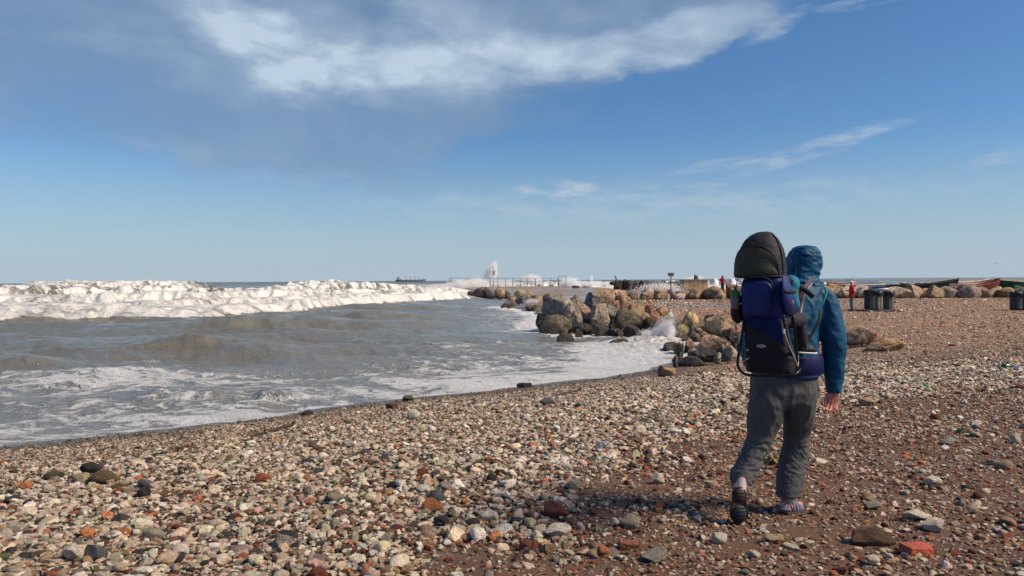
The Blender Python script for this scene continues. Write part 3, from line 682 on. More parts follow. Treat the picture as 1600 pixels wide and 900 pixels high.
pile = [
 (875, 475, 54, 40, 35, 'grey', 'broad grey angular boulder forming the upper left shoulder of the main rock pile'),
 (869, 503, 54, 28, 32.6, 'dark', 'long wet dark brown boulder at the waterline on the left of the main rock pile'),
 (899, 492, 27, 30, 33.2, 'grey', 'upright grey boulder in the middle front of the main rock pile'),
 (904, 470, 28, 24, 36, 'grey', 'grey boulder on top of the pile just right of the big angular one'),
 (916, 486, 26, 28, 33.6, 'beige', 'pinkish beige boulder in the middle front of the main rock pile'),
 (936, 489, 32, 36, 33.1, 'beige', 'largest beige boulder in the front face of the main rock pile'),
 (929, 465, 30, 22, 37, 'blue', 'grey green boulder on the crest of the main rock pile'),
 (946, 468, 30, 25, 36.2, 'tan', 'tan boulder with a sunlit right side on the crest of the main rock pile'),
 (956, 488, 26, 28, 33.6, 'blue', 'blue grey boulder right of the largest beige one in the main rock pile'),
 (977, 470, 28, 27, 36.2, 'orange', 'orange peaked boulder standing highest on the right of the main rock pile'),
 (980, 494, 40, 30, 33.0, 'dark', 'big dark grey rounded boulder low in the right half of the main rock pile'),
 (996, 484, 30, 30, 35, 'orange', 'orange boulder sloping down on the right of the main rock pile'),
 (1015, 478, 24, 19, 36.2, 'red', 'red orange boulder near the right end of the main rock pile'),
 (1033, 485, 24, 14, 36, 'orange', 'small orange boulder near the right end of the main rock pile'),
 (1046, 487, 13, 10, 36, 'pale', 'small pale boulder ending the main rock pile on the right'),
 (939, 513, 27, 19, 31.6, 'black', 'square wet black boulder at the foot of the main rock pile'),
 (914, 513, 36, 20, 32.1, 'black', 'wet black slab under the beige boulders of the main rock pile'),
 (886, 526, 30, 14, 30.3, 'dark', 'dark red brown rock standing in the surf left of the black slabs'),
 (966, 535, 32, 15, 26.9, 'dark', 'dark brown rock alone in the foam in front of the main rock pile'),
 (997, 530, 26, 12, 28, 'red', 'rounded orange brown rock washed by foam left of the splash'),
 (963, 518, 28, 14, 31.3, 'black', 'low wet black rock beside the square black boulder'),
 (990, 514, 30, 13, 31.4, 'dark', 'flat dark grey rock at the waterline right of the square black boulder'),
 (1014, 501, 28, 15, 33.6, 'black', 'wet black rock below the red orange boulder'),
 (1052, 503, 24, 15, 32.2, 'black', 'wet black rock behind the splash'),
 (1036, 499, 20, 12, 33.6, 'dark', 'small dark rock behind the splash beside the black one'),
 (848, 496, 24, 14, 35, 'black', 'wet black rock ending the main rock pile on the left'),
 (860, 487, 26, 16, 35.6, 'dark', 'dark brown rock tucked under the broad grey angular boulder'),
 (925, 501, 22, 14, 32.9, 'dark', 'dark rock wedged under the pinkish beige boulder'),
 (962, 503, 24, 16, 33.0, 'dark', 'dark rock wedged under the blue grey boulder'),
 (961, 475, 16, 13, 35.8, 'red', 'small dark red rock in the notch left of the orange peaked boulder'),
 (888, 480, 20, 18, 34.4, 'grey', 'grey rock filling the gap behind the upright grey boulder'),
 (1022, 492, 22, 12, 34.6, 'red', 'small red brown rock under the red orange boulder'),
 (1008, 494, 20, 14, 34.4, 'tan', 'small tan rock under the sloping orange boulder'),
 (1026, 533, 22, 15, 27.4, 'tan', 'wet tan rock in the foam just left of the shore boulders'),
 (1045, 530, 17, 14, 27.4, 'red', 'red tan rock at the left edge of the shore boulders'),
 (1078, 498, 29, 20, 32, 'yellow', 'yellowish craggy boulder at the back of the shore boulders'),
 (1062, 518, 30, 23, 28.4, 'green', 'boulder with yellow green algae right beside the splash'),
 (1095, 511, 30, 16, 30, 'tan', 'tan flat boulder behind the algae covered one'),
 (1127, 507, 48, 34, 28.4, 'tan', 'largest tan boulder at the top of the shore boulders'),
 (1143, 521, 30, 19, 26.6, 'red', 'reddish tan boulder half hidden by the backpack beside the largest tan one'),
 (1071, 531, 20, 14, 27, 'grey', 'small grey boulder below the algae covered one'),
 (1085, 525, 22, 14, 27.2, 'orange', 'small orange boulder right of the algae covered one'),
 (1103, 522, 18, 10, 27.6, 'orange', 'low orange boulder in front of the largest tan one'),
 (1112, 536, 54, 24, 25.4, 'tan', 'long flat tan slab in the middle of the shore boulders'),
 (1080, 541, 20, 23, 25.1, 'red', 'dark red brown upright rock left of the long tan slab'),
 (1053, 543, 36, 18, 25.8, 'blue', 'dark grey jagged boulder at the water edge of the shore boulders'),
 (1151, 536, 17, 20, 25, 'blue', 'blue grey boulder touching the left side of the backpack'),
 (1142, 553, 30, 25, 22.6, 'beige', 'beige cube-like boulder lowest beside the backpack'),
 (1108, 557, 58, 20, 22.6, 'black', 'long wet black slab low on the shore'),
 (1081, 565, 46, 16, 21.4, 'black', 'wet black slab ending the shore boulders at the water'),
 (1059, 562, 20, 10, 22.4, 'grey', 'small grey rock washed by foam beside the black slabs'),
 (1045, 580, 34, 17, 19.4, 'orange', 'orange tan boulder alone on the shingle below the shore boulders'),
 (1130, 545, 22, 12, 24.4, 'dark', 'dark rock in the shade under the long tan slab'),
 (1100, 547, 26, 12, 24.2, 'dark', 'dark brown rock above the long wet black slab'),
 (1168, 523, 30, 24, 26, 'tan', 'tan boulder mostly hidden behind the backpack'),
 (1175, 545, 30, 22, 24, 'beige', 'beige boulder hidden low behind the backpack'),
 (1064, 508, 18, 12, 30.5, 'dark', 'dark rock between the splash and the yellowish craggy boulder'),
 (1110, 497, 22, 12, 31, 'red', 'reddish rock at the back of the shore boulders'),
 (737, 460, 14, 10, 100, 'black', 'dark rock at the outer tip of the far groyne'),
 (752, 456, 27, 16, 98, 'dark', 'big dark grey boulder near the outer tip of the far groyne'),
 (768, 455, 20, 14, 97, 'grey', 'grey tan boulder in the middle of the far groyne'),
 (782, 456, 19, 13, 95, 'tan', 'tan boulder at the right end of the far groyne'),
 (795, 457, 13, 9, 93, 'grey', 'small grey rock right of the far groyne'),
 (813, 458, 18, 12, 85, 'yellow', 'yellowish rock between the far groyne and the main pile'),
 (826, 457, 15, 11, 85, 'tan', 'tan rock just left of the main pile in the distance'),
 (800, 467, 16, 13, 70, 'grey', 'grey rock in the surf left of the main pile'),
 (818, 469, 28, 21, 66, 'blue', 'large dark grey boulder in the surf left of the main pile'),
 (797, 477, 30, 15, 63, 'dark', 'dark brown rock lowest in the surf left of the main pile'),
 (840, 468, 22, 13, 62, 'tan', 'tan rock with foam behind the main pile'),
 (856, 466, 16, 14, 55, 'dark', 'dark rock joining the main pile on its left side'),
 (830, 478, 22, 11, 58, 'grey', 'grey rock awash in front of the large dark grey boulder'),
]
for i, (px, py, w, h, Yd, t, lab) in enumerate(pile):
    if 25 < Yd < 38 and px < 1050: py += h * 0.05; h *= 0.9
    boulder(px, py, w, h, Yd, t, 100 + i, lab, sub=4 if Yd < 45 else 3, land=(px == 1045))
# shared meshes for the long rows
ROWM = []
for k in range(10):
    V, F = rock_np(900 + k, 3, 9, 0.09); me = mesh_np('boulder', V, F, True); me.materials.append(M_ROCK); ROWM.append(me)
r = random.Random(5)
def row_label(t, where): return '%s boulder %s' % (WORD[t], where)
ORD = ['first', 'second', 'third', 'fourth', 'fifth', 'sixth', 'seventh', 'eighth', 'ninth', 'tenth', 'eleventh', 'twelfth', 'thirteenth', 'fourteenth', 'fifteenth', 'sixteenth', 'seventeenth', 'eighteenth', 'nineteenth', 'twentieth']
# small rubble filling the gaps of the two near piles
rub = []
for i in range(34):
    if i < 17: a = r.uniform(850, 1040); yb = r.uniform(490, 520) if a < 1000 else r.uniform(488, 506); Yd = 2.38 * FPX / (yb + 6 - 437) ; Yd = min(Yd, 34.5) - .3
    else: a = r.uniform(1052, 1165); yb = r.uniform(500, 562); yb = max(yb, 500 + (1100 - a) * .4); Yd = 2.15 * FPX / (yb + 5 - 436)
    rub.append((a, yb, r.uniform(8, 17), r.uniform(6, 12), Yd, r.choice(['grey', 'dark', 'tan', 'red', 'beige']) if i % 3 else 'dark'))
rub.sort()
for i, (a, yb, w, h, Yd, t) in enumerate(rub):
    boulder(a, yb, w, h, Yd, t, 1200 + i, 'small %s rock in the %s rubble, %s from the left' % (WORD[t], 'main pile' if i < 17 else 'shore boulder', ORD[i % 17]), group='rubble between the boulders', sub=3)
px = 922.0; up_, lo_ = [], []
while px < 1152:                                     # low wall of boulders left of the backpack
    w = r.uniform(15, 27); t = r.choice(['tan', 'beige', 'orange', 'grey', 'tan', 'pale'])
    up_.append((px + w / 2, t, boulder(px + w / 2, 457 + r.uniform(-1, 1.5), w * 1.12, r.uniform(9, 13), r.uniform(66.5, 69), t, int(px), None, me=r.choice(ROWM))))
    if r.random() < 0.55:
        t = r.choice(['grey', 'tan', 'pale', 'dark'])
        lo_.append((px + w / 2, t, boulder(px + w / 2 + r.uniform(-6, 6), 461, w * 0.7, 7, 65.4, t, int(px) + 1, None, me=r.choice(ROWM))))
    px += w * 0.86
for L_, what, where in ((up_, '', 'in the low stone row'), (lo_, 'small ', 'at the row\'s foot')):
    lf_ = sorted([q for q in L_ if q[0] < 1048.5], key=lambda q: -q[0]); rt_ = sorted([q for q in L_ if q[0] >= 1048.5], key=lambda q: q[0])
    for side, LL in (('left', lf_), ('right', rt_)):
        for i, (a, t, o) in enumerate(LL): tag(o, '%s%s boulder, %s to the %s of the sign, %s' % (what, WORD[t], ORD[i], side, where), 'boulder', 'boulders of the low stone row left of the backpack')
boulder(1116, 455, 34, 16, 66.5, 'orange', 31, 'big orange boulder at the feet of the distant person in the red jacket', me=ROWM[3])
boulder(1146, 452, 22, 18, 67, 'red', 32, 'tall reddish boulder just right of the distant person in the red jacket', me=ROWM[5])
px = 1150.0; i = 0
while px < 1345:
    w = r.uniform(20, 30); t = r.choice(['tan', 'beige', 'grey', 'pale'])
    boulder(px + w / 2, 454.5 + r.uniform(-1, 1), w * 1.12, r.uniform(14, 19), r.uniform(65.5, 68), t, int(px), '%s boulder, %s in the stone row running behind the backpack and blue jacket' % (WORD[t], ORD[i]),
            group='boulders of the stone row behind the walking man', me=r.choice(ROWM)); px += w * 0.8; i += 1
big = [(1405, 456, 36, 18, 'beige'), (1430, 454, 30, 20, 'beige'), (1447, 457, 20, 15, 'tan'), (1459, 455, 30, 21, 'tan'), (1484, 456, 34, 20, 'grey'), (1503, 455, 26, 21, 'dark'), (1517, 455.5, 34, 21, 'grey'), (1540, 456, 28, 18, 'tan'),
       (1553, 456, 30, 19, 'beige'), (1575, 457, 28, 18, 'orange'), (1592, 457, 26, 19, 'grey'), (1615, 456, 34, 20, 'tan'), (1640, 456, 34, 20, 'grey'), (1373, 455, 30, 18, 'grey'), (1350, 455, 26, 17, 'pale')]
wl = ['widest beige boulder just right of the three bins in the stone row', 'round beige boulder second right of the three bins in the stone row', 'narrow tan boulder squeezed between two round ones in the stone row',
      'tall tan boulder in front of the black boat\'s middle', 'grey boulder under the bow of the black boat', 'dark brown boulder in front of the pale boats', 'broad grey boulder in front of the pale boats', 'tan boulder left of the red boat bow',
      'rounded beige boulder right of the red boat', 'orange boulder just left of the right-hand bins', 'grey boulder behind the right-hand bins', 'tan boulder beyond the right-hand bins', 'grey boulder farthest along the stone row',
      'grey boulder directly behind the three bins', 'pale boulder behind the left bin of the three']
for i, ((a, b, w, h, t), lab) in enumerate(zip(big, wl)):
    boulder(a, b + .5, w * 1.06, h * .93, 64.8 + (i % 3) * 0.7, t, 700 + i, lab, sub=4 if i < 11 else 3, rough=0.07, chops=6)
for i in range(24):                                  # dark breakwater past the flat
    a = 963 + i * 5.2 + r.uniform(-2, 2); hh = r.uniform(6, 10) * (0.75 if i > 14 else 1)
    boulder(a, 443.5 - hh / 2 + 2.6 + r.uniform(-.5, .5), r.uniform(9, 14), hh, r.uniform(124, 132), 'black' if i % 3 else 'dark', 3000 + i, '%s boulder of the distant dark breakwater, %s from its left end' % ('wet black' if i % 3 else 'dark brown', (ORD + ['twenty-first', 'twenty-second', 'twenty-third', 'last'])[i]),
            group='boulders of the distant breakwater', me=r.choice(ROWM), deep=1.4)
boulder(1088, 433, 8, 6, 118, 'black', 3100, 'small dark boulder lying on top of the concrete block', me=ROWM[1], deep=0.6)
boulder(1100, 458, 24, 11, 68, 'grey', 3101, 'grey boulder left of the big orange one near the distant person', me=ROWM[2])
for i, (a, b, w, h, t) in enumerate([(957, 441, 9, 4, 'dark'), (964, 440, 7, 5, 'grey'), (900, 447.5, 12, 3, 'dark'), (915, 448, 9, 3, 'dark')]):
    boulder(a, b, w, h, 140 + i * 2, t, 3200 + i, 'small %s rock at the jetty flat edge, %s' % (WORD[t], ['beside the leaning post', 'right under the leaning post', 'right of the gate frame', 'farther right of the gate frame'][i]), me=ROWM[i], deep=0.8)
# two big ones on the beach right of the walking man
boulder(1338, 524, 56, 31, 18.6, 'tan', 41, 'large grey tan boulder on the beach just right of the blue sleeve', sub=5, dscale=1.2, land=True)
boulder(1384, 538, 66, 21, 17.2, 'orange', 44, 'flat orange boulder on the beach right of the large grey tan one', sub=5, dscale=1.2, land=True)

# ================================================================== pebbles
mp, g = material('pebble_stone'); co = g.coord(); tint = g.attr('tint', 'INSTANCER', 'Color')
oi = g.nt.nodes.new('ShaderNodeObjectInfo'); rv = g.nt.nodes.new('ShaderNodeVectorMath'); rv.operation = 'SCALE'; rv.inputs[0].default_value = (37, 53, 71); g.nt.links.new(oi.outputs['Random'], rv.inputs['Scale'])
cv = g.vadd(co, rv.outputs[0]); n1 = g.noise(cv, 1.3, 5, 0.6); n2 = g.noise(cv, 5.0, 5, 0.7)
c = g.mix(n1.ss(0.35, 0.65), g.mix(1.0, tint, (0.80, 0.78, 0.75), 'MULTIPLY'), g.mix(1.0, tint, (1.24, 1.19, 1.12), 'MULTIPLY'))
c = g.mix(n2.ss(0.58, 0.72) * 0.32, c, g.mix(0.6, tint, (0.10, 0.08, 0.06)))
g.val(g.bsdf.inputs['Base Color'], c); g.bsdf.inputs['Roughness'].default_value = 0.72; g.bsdf.inputs['Specular IOR Level'].default_value = 0.35
g.val(g.bsdf.inputs['Normal'], g.bump(n1 * 0.6 + n2 * 0.5, 0.8, 0.12))
M_PEB = mp
PEBM = []
for k in range(16):
    V, F = rock_np(40 + k, 3 if k < 8 else 2, 12 if k % 3 else 7, 0.05 if k % 3 else 0.03, 0.42, 0.80); me = mesh_np('pebble', V, F, k % 2 == 0 or k < 8); me.materials.append(M_PEB); PEBM.append(me)
def shard(seed):                                     # flat angular chip
    r_ = np.random.default_rng(seed); n = r_.integers(4, 7); a = np.sort(r_.uniform(0, 2 * np.pi, n) * 0.4 + np.arange(n) / n * 2 * np.pi); q = np.stack([np.cos(a) * r_.uniform(.7, 1, n), np.sin(a) * r_.uniform(.7, 1, n)], 1)
    V = np.vstack([np.c_[q, np.full(n, -1.0)], np.c_[q * .93, np.full(n, 1.0)]]); bm = bmesh.new(); vs = [bm.verts.new(v) for v in V]
    bm.faces.new(vs[:n][::-1]); bm.faces.new(vs[n:]); [bm.faces.new((vs[i], vs[(i + 1) % n], vs[n + (i + 1) % n], vs[n + i])) for i in range(n)]
    bmesh.ops.bevel(bm, geom=list(bm.edges), offset=0.1, segments=1, affect='EDGES'); me = bpy.data.meshes.new('pebble'); bm.to_mesh(me); bm.free(); me.materials.append(M_PEB); return me
for k in range(4): PEBM.append(shard(k))
def shell_mesh(seed):                                # ribbed half shell, hollow below, 12 ribs
    nr, na = 6, 25; V = []; F = []
    for side in (0, 1):
        for i in range(nr):
            t = i / (nr - 1)
            for j in range(na):
                a = math.radians(-100 + 200 * j / (na - 1)); rr = t * (1 + 0.05 * math.cos(j * math.pi)) * (1 - 0.04 * side)
                hz = 0.62 * (1 - t ** 2.2) ** 0.8 * 1.0 - side * 0.07
                V.append((rr * math.sin(a) * 0.95, -0.75 + rr * (0.75 + 0.75 * math.cos(a)) , hz * (0.3 + 0.7 * min(1, t * 3)) if t > 0 else 0.25 - side * 0.05))
    for side in (0, 1):
        o_ = side * nr * na
        for i in range(nr - 1):
            for j in range(na - 1):
                q = (o_ + i * na + j, o_ + i * na + j + 1, o_ + (i + 1) * na + j + 1, o_ + (i + 1) * na + j); F.append(q if side else q[::-1])
    for j in range(na - 1):
        i = (nr - 1) * na + j; F.append((i, i + 1, nr * na + i + 1, nr * na + i))
    me = mesh_np('seashell', V, F, True); me.materials.append(M_PEB); return me
SHM = [shell_mesh(0)]

PAL = [('cream', (0.60, 0.52, 0.41)), ('white', (0.70, 0.66, 0.58)), ('grey', (0.27, 0.26, 0.245)), ('slate', (0.055, 0.062, 0.072)), ('tan', (0.36, 0.25, 0.155)), ('brown', (0.16, 0.095, 0.06)), ('red brown', (0.235, 0.062, 0.034)),
       ('orange', (0.52, 0.21, 0.09)), ('green', (0.17, 0.18, 0.075)), ('pinkish', (0.52, 0.36, 0.29)), ('dark red', (0.11, 0.030, 0.022))]
PC = np.array([p[1] for p in PAL]); PC[[0, 1, 9]] *= 1.25; PC[4] *= 1.15; PC[7] = (.56, .20, .09); PC[2] = (.33, .295, .25); PC[3] = (.062, .060, .062); PC[0] = (.76, .65, .50)
W_L = np.array([.34, .24, .10, .10, .08, .05, .03, .025, .022, .06, .012]); W_R = np.array([.27, .13, .07, .035, .13, .09, .08, .09, .004, .09, .03])
RG = np.random.default_rng(21)
def make_points():
    out = []
    bands = [(2.7, 5.2, 1550, .036, 900, .023), (5.2, 8, 1400, .036, 950, .023), (8, 12, 1700, .034, 850, .025), (12, 17, 1300, .036, 520, .030), (17, 24, 330, .045, 230, .030), (24, 40, 70, .06, 70, .042), (40, 64, 12, .08, 14, .06)]
    for (y0, y1, dd, sd_, ds, ss_) in bands:
        n = int(0.8 * (y1 ** 2 - y0 ** 2) * (dd + 0)); y = np.sqrt(RG.uniform(y0 ** 2, y1 ** 2, n)); x = RG.uniform(-.8, .8, n) * y
        sdv = coast_sd(x, y); sh = shingle(x, y); pn = fb2(x, y, 0.9, 0.9, 3, 61.0); pn2 = fb2(x, y, 0.28, 0.28, 2, 62.0)
        dense = sstep(sh + 1.1 * pn, -0.5, 0.55) * (1 - sstep(y + 1.5 * pn, 14.5, 18.5) * sstep(x / y, 0.2, 0.27))
        rightfar = sstep(x / y, 0.28, 0.5) * sstep(y, 7, 10)
        k = dense + (1 - dense) * (ds / dd) * (0.9 + 0.9 * pn)
        k = k * np.where(sdv < 0.9, sstep(sdv, -0.1, 0.9) * 0.9 + 0.1, 1) * (sdv > 0.03)
        m = RG.uniform(0, 1, n) < k; x, y, sdv, sh, dense, pn, pn2, rightfar = (q[m] for q in (x, y, sdv, sh, dense, pn, pn2, rightfar)); n = len(x)
        size = (sd_ * dense + ss_ * (1 - dense)) * np.exp(RG.normal(0, 0.44, n))
        fine = (1 - sstep(sdv + pn, 0.8, 6.0)) * (x / y < 0.25); size *= (1 - 0.5 * fine)
        size *= np.where(RG.uniform(0, 1, n) < 0.045 + 0.05 * (1 - dense) * (y < 9), RG.uniform(1.2, 2.1, n), 1)
        size = np.clip(size, 0.010, 0.15 if y0 < 20 else 0.3)
        out.append(np.stack([x, y, sdv, sh, dense, pn, pn2, size], 1))
    return np.vstack(out)
PT = make_points(); n = len(PT); x, y, sdv, sh, dense, pn, pn2, size = PT.T
u = RG.uniform(0, 1, n)
wl_ = np.cumsum(W_L / W_L.sum()); wr_ = np.cumsum(W_R / W_R.sum())
redm = np.clip((1 - dense) + 0.35 * sstep(-sh, -2.2, 0) + 0.25 * sstep(pn2, 0.1, 0.5), 0, 1)
useR = RG.uniform(0, 1, n) < redm
cat = np.where(useR, np.searchsorted(wr_, u), np.searchsorted(wl_, u)).clip(0, 10)
greenm = (RG.uniform(0, 1, n) < 0.16 * sstep(pn, 0.05, 0.5) * np.exp(-((sdv - 4.5) / 2.6) ** 2)); cat[greenm] = 8
colr = PC[cat] * RG.uniform(0.60, 1.22, (n, 1)) * RG.uniform(0.93, 1.07, (n, 3))
wetk = sstep(sdv + 0.5 * pn, 0.25, 1.5); colr = colr * (0.45 + 0.55 * wetk)[:, None] * np.array([1.0, 1.0, 1.0])
sn = size / 2; sx = sn; sy = sn * RG.uniform(.6, .95, n); flatc = RG.uniform(.38, .75, n); idx = RG.integers(0, 16, n)
chip = RG.uniform(0, 1, n) < np.where(dense > 0.5, 0.05, 0.24); idx[chip] = RG.integers(16, 20, chip.sum()); flatc[chip] = RG.uniform(.12, .22, chip.sum())
sz = sn * flatc
shell = (~chip) & (RG.uniform(0, 1, n) < np.where(dense > 0.5, 0.012, 0.15)) & (y < 13) & (size < 0.05)
shc = np.array([(0.55, 0.20, 0.09), (0.62, 0.40, 0.30), (0.66, 0.55, 0.45), (0.38, 0.11, 0.06), (0.58, 0.27, 0.14)])[RG.integers(0, 5, n)] * RG.uniform(.8, 1.15, (n, 1))
colr[shell] = shc[shell]
zz = land_z(x, y, sdv) + sz * RG.uniform(-0.15, 0.7, n) + dense * RG.uniform(0, 0.016, n)
rx = RG.normal(0, 0.22, n); ry = RG.normal(0, 0.22, n); rz = RG.uniform(0, 6.283, n)
sx_, sy_, sz_ = sx.copy(), sy.copy(), sz.copy()
S3 = np.stack([sx_, sy_, sz_], 1); S3[shell] = (np.minimum(size, .042)[shell] * 0.5)[:, None] * np.array([1, 1, 0.9]); zz[shell] = land_z(x, y, sdv)[shell] + 0.004 + dense[shell] * 0.01
# keep stones clear of the walker's feet
FEET = [(1.45, 4.72), (1.92, 4.98)]
ok = np.ones(n, bool)
for fx, fy in FEET: ok &= np.hypot(x - fx, y - fy) > 0.11 + size / 2
PXs = 800 + x / y * FPX; vis = (np.abs(PXs - 800) < 790 - size / y * FPX) & (y > 4.02 + size) & ok
score = np.where(vis, size / y, 0)
sel = np.zeros(n, bool)
ip = np.argsort(-np.where(~shell, score, 0))[:258]; ish = np.argsort(-np.where(shell, score, 0))[:90]
sel[ip] = True; sel[ish] = True
LOOSE = []
for i in list(ip) + list(ish):
    isS = bool(shell[i]); me = SHM[0] if isS else PEBM[idx[i]]
    nm = 'seashell' if isS else 'pebble'; o = bpy.data.objects.new(nm, me); COL.objects.link(o)
    o.location = (x[i], y[i], zz[i]); o.rotation_euler = (rx[i], ry[i], rz[i]); o.scale = S3[i]
    o['tint'] = [float(q) for q in colr[i]]
    if isS: w_ = '%s seashell' % ('pale' if colr[i][1] > 0.33 else ('dark red' if colr[i][0] < 0.42 else 'orange'))
    else: w_ = ('flat %s stone chip' if chip[i] else '%s pebble') % PAL[cat[i]][0]
    LOOSE.append((o, w_, nm, x[i], y[i], size[i] / y[i], dense[i]))
rest = ok & ~sel
def scatter(name, mask, meshes, kindlabel):
    me = bpy.data.meshes.new(name); P_ = np.stack([x, y, zz], 1)[mask]; me.vertices.add(len(P_)); me.vertices.foreach_set('co', P_.astype(np.float32).ravel())
    for nm, dt, arr in (('rot', 'FLOAT_VECTOR', np.stack([rx, ry, rz], 1)[mask]), ('scl', 'FLOAT_VECTOR', S3[mask])):
        a = me.attributes.new(nm, dt, 'POINT'); a.data.foreach_set('vector', arr.astype(np.float32).ravel())
    a = me.attributes.new('tint', 'FLOAT_COLOR', 'POINT'); a.data.foreach_set('color', np.c_[colr[mask], np.ones(mask.sum())].astype(np.float32).ravel())
    a = me.attributes.new('idx', 'INT', 'POINT'); a.data.foreach_set('value', (idx[mask] % len(meshes)).astype(np.int32))
    me.update(); o = bpy.data.objects.new(name, me); COL.objects.link(o)
    lib = bpy.data.collections.new(name + ' source')
    for k, q in enumerate(meshes):
        so = bpy.data.objects.new('source %02d' % k, q); lib.objects.link(so)
    ng = bpy.data.node_groups.new(name, 'GeometryNodeTree'); ng.interface.new_socket('Geometry', in_out='INPUT', socket_type='NodeSocketGeometry'); ng.interface.new_socket('Geometry', in_out='OUTPUT', socket_type='NodeSocketGeometry')
    N = ng.nodes; L = ng.links; gi = N.new('NodeGroupInput'); go = N.new('NodeGroupOutput'); ci = N.new('GeometryNodeCollectionInfo'); ci.inputs['Collection'].default_value = lib; ci.inputs['Separate Children'].default_value = True; ci.inputs['Reset Children'].default_value = True
    ip_ = N.new('GeometryNodeInstanceOnPoints'); ip_.inputs['Pick Instance'].default_value = True
    def na(nm, dt):
        q = N.new('GeometryNodeInputNamedAttribute'); q.data_type = dt; q.inputs['Name'].default_value = nm; return [s for s in q.outputs if s.enabled and s.name == 'Attribute'][0]
    e2r = N.new('FunctionNodeEulerToRotation'); L.new(na('rot', 'FLOAT_VECTOR'), e2r.inputs[0])
    L.new(gi.outputs[0], ip_.inputs['Points']); L.new(ci.outputs[0], ip_.inputs['Instance']); L.new(na('idx', 'INT'), ip_.inputs['Instance Index'])
    L.new(e2r.outputs[0], ip_.inputs['Rotation']); L.new(na('scl', 'FLOAT_VECTOR'), ip_.inputs['Scale']); L.new(ip_.outputs[0], go.inputs[0])
    md = o.modifiers.new('scatter', 'NODES'); md.node_group = ng
    tag(o, kindlabel, None, None, 'stuff'); return o
scatter('pebbles', rest & ~shell, PEBM, 'mixed cream, grey, brown and red pebbles covering the beach')
scatter('seashells', rest & shell, SHM, 'small orange and pale seashells scattered among the pebbles')
print('pebbles', n, 'shells', int(shell.sum()), time.time() - T0)

# single stones one can point to
def stone(px, py, w, h, tint, label, seed, name='stone', flat=1.0, sub=4, chops=10, rough=0.06, me=None, rot=None, color=None):
    p = hit(px, py + h * 0.5); k = p.y / FPX; W = w * k; H = h * k
    V, F = rock_np(seed, sub, chops, rough, 0.5, 0.85)
    m_ = mesh_np(name, V, F, True); m_.materials.append(M_PEB)
    o = bpy.data.objects.new(name, m_); D_ = W * 0.7 * flat
    hh = max(H * 0.95, 0.02); o.scale = (W / 2, D_ / 2, hh * 0.6); o.rotation_euler = (0, 0, rot if rot is not None else random.Random(seed).uniform(-.4, .4))
    o.location = (p.x, p.y + D_ * 0.2, p.z + hh * 0.38 + 0.01); o['tint'] = list(color or TINT[tint]); link(o); return tag(o, label, name)
SL = [(140, 732, 34, 19, 'black', 'round black stone standing out near the left edge of the beach'), (161, 747, 46, 21, 'dark', 'olive brown mossy stone just right of the round black one'), (83, 743, 30, 12, 'green', 'dark green mossy stone left of the round black one'),
 (125, 748, 30, 18, 'yellow', 'olive tan stone below the round black one'), (182, 762, 32, 12, 'green', 'flat dark green stone below the olive brown mossy one'), (228, 757, 26, 15, 'blue', 'grey green oval stone left of centre behind a black one'), (224, 771, 22, 19, 'black', 'black angular stone in front of a grey green oval one'),
 (646, 648, 25, 17, 'pale', 'chalky white stone near the waterline with a small pink one behind'), (611, 634, 18, 10, 'dark', 'dark olive stone close to the water left of the chalky white one'), (637, 622, 18, 9, 'green', 'olive stone lying in the water edge'),
 (819, 601, 24, 8, 'black', 'dark stone in the swash right of centre'), (480, 645, 20, 8, 'black', 'dark stone at the waterline left of centre'), (309, 585, 1, 1, 'black', None), (148, 865, 38, 26, 'blue', 'large rounded dark grey stone near the bottom left corner'),
 (113, 865, 36, 30, 'pale', 'large pale stone with a tan lower half beside the rounded dark grey one'), (437, 848, 34, 23, 'grey', 'rough grey stone at the bottom left of centre'), (676, 790, 32, 22, 'orange', 'triangular orange brown stone in the near shingle'),
 (685, 775, 24, 22, 'blue', 'smooth dark blue grey stone just above the triangular orange one'), (762, 808, 34, 19, 'pale', 'smooth cream white oval stone in the near centre'), (870, 797, 40, 23, 'red', 'flat red brown tile-like stone in the near centre'),
 (872, 830, 46, 17, 'pale', 'pitted yellowish white stone below the red brown one'), (1460, 822, 36, 19, 'pale', 'white stone just behind the red brick piece'), (1126, 842, 28, 15, 'pale', 'rounded white stone below the raised sandal sole'),
 (1483, 690, 26, 10, 'grey', 'smooth pale grey stone on the sand far right'), (1356, 628, 26, 13, 'tan', 'tan stone right of the bare hand'), (1028, 748, 22, 17, 'pale', 'white squarish stone left of the raised foot'), (1210, 842, 32, 13, 'yellow', 'long cream stone below the flat foot'),
 (1588, 686, 16, 15, 'pale', 'white stone standing upright at the right edge'), (1458, 752, 30, 14, 'pale', 'flat white stone on the sand right of the walking man'), (1571, 727, 30, 13, 'tan', 'tan lumpy stone at the right edge of the sand'),
 (1365, 790, 30, 13, 'grey', 'grey stone with white veins on the sand right of the flat foot'), (1025, 870, 46, 17, 'grey', 'long grey stone at the bottom edge under the white pieces'), (985, 815, 36, 18, 'beige', 'beige broken stone at the edge of the brown sand'),
 (1434, 806, 42, 14, 'pale', 'long white stone on the sand above the red brick piece'), (840, 700, 1, 1, 'black', None), (855, 628, 26, 14, 'blue', 'grey stone on the upper shingle right of the chalky white one'), (776, 637, 18, 11, 'beige', 'beige stone on the upper shingle'),
 (500, 622, 24, 9, 'dark', 'dark brown stone awash left of a sunlit ripple'), (1000, 671, 20, 13, 'pale', 'white stone high on the shingle left of the man'), (660, 740, 22, 15, 'red', 'dark red stone in the middle of the shingle'), (768, 748, 17, 16, 'black', 'dark slate stone in the middle of the shingle'),
 (1365, 876, 24, 14, 'pale', 'white stone at the bottom edge below the brown slab')]
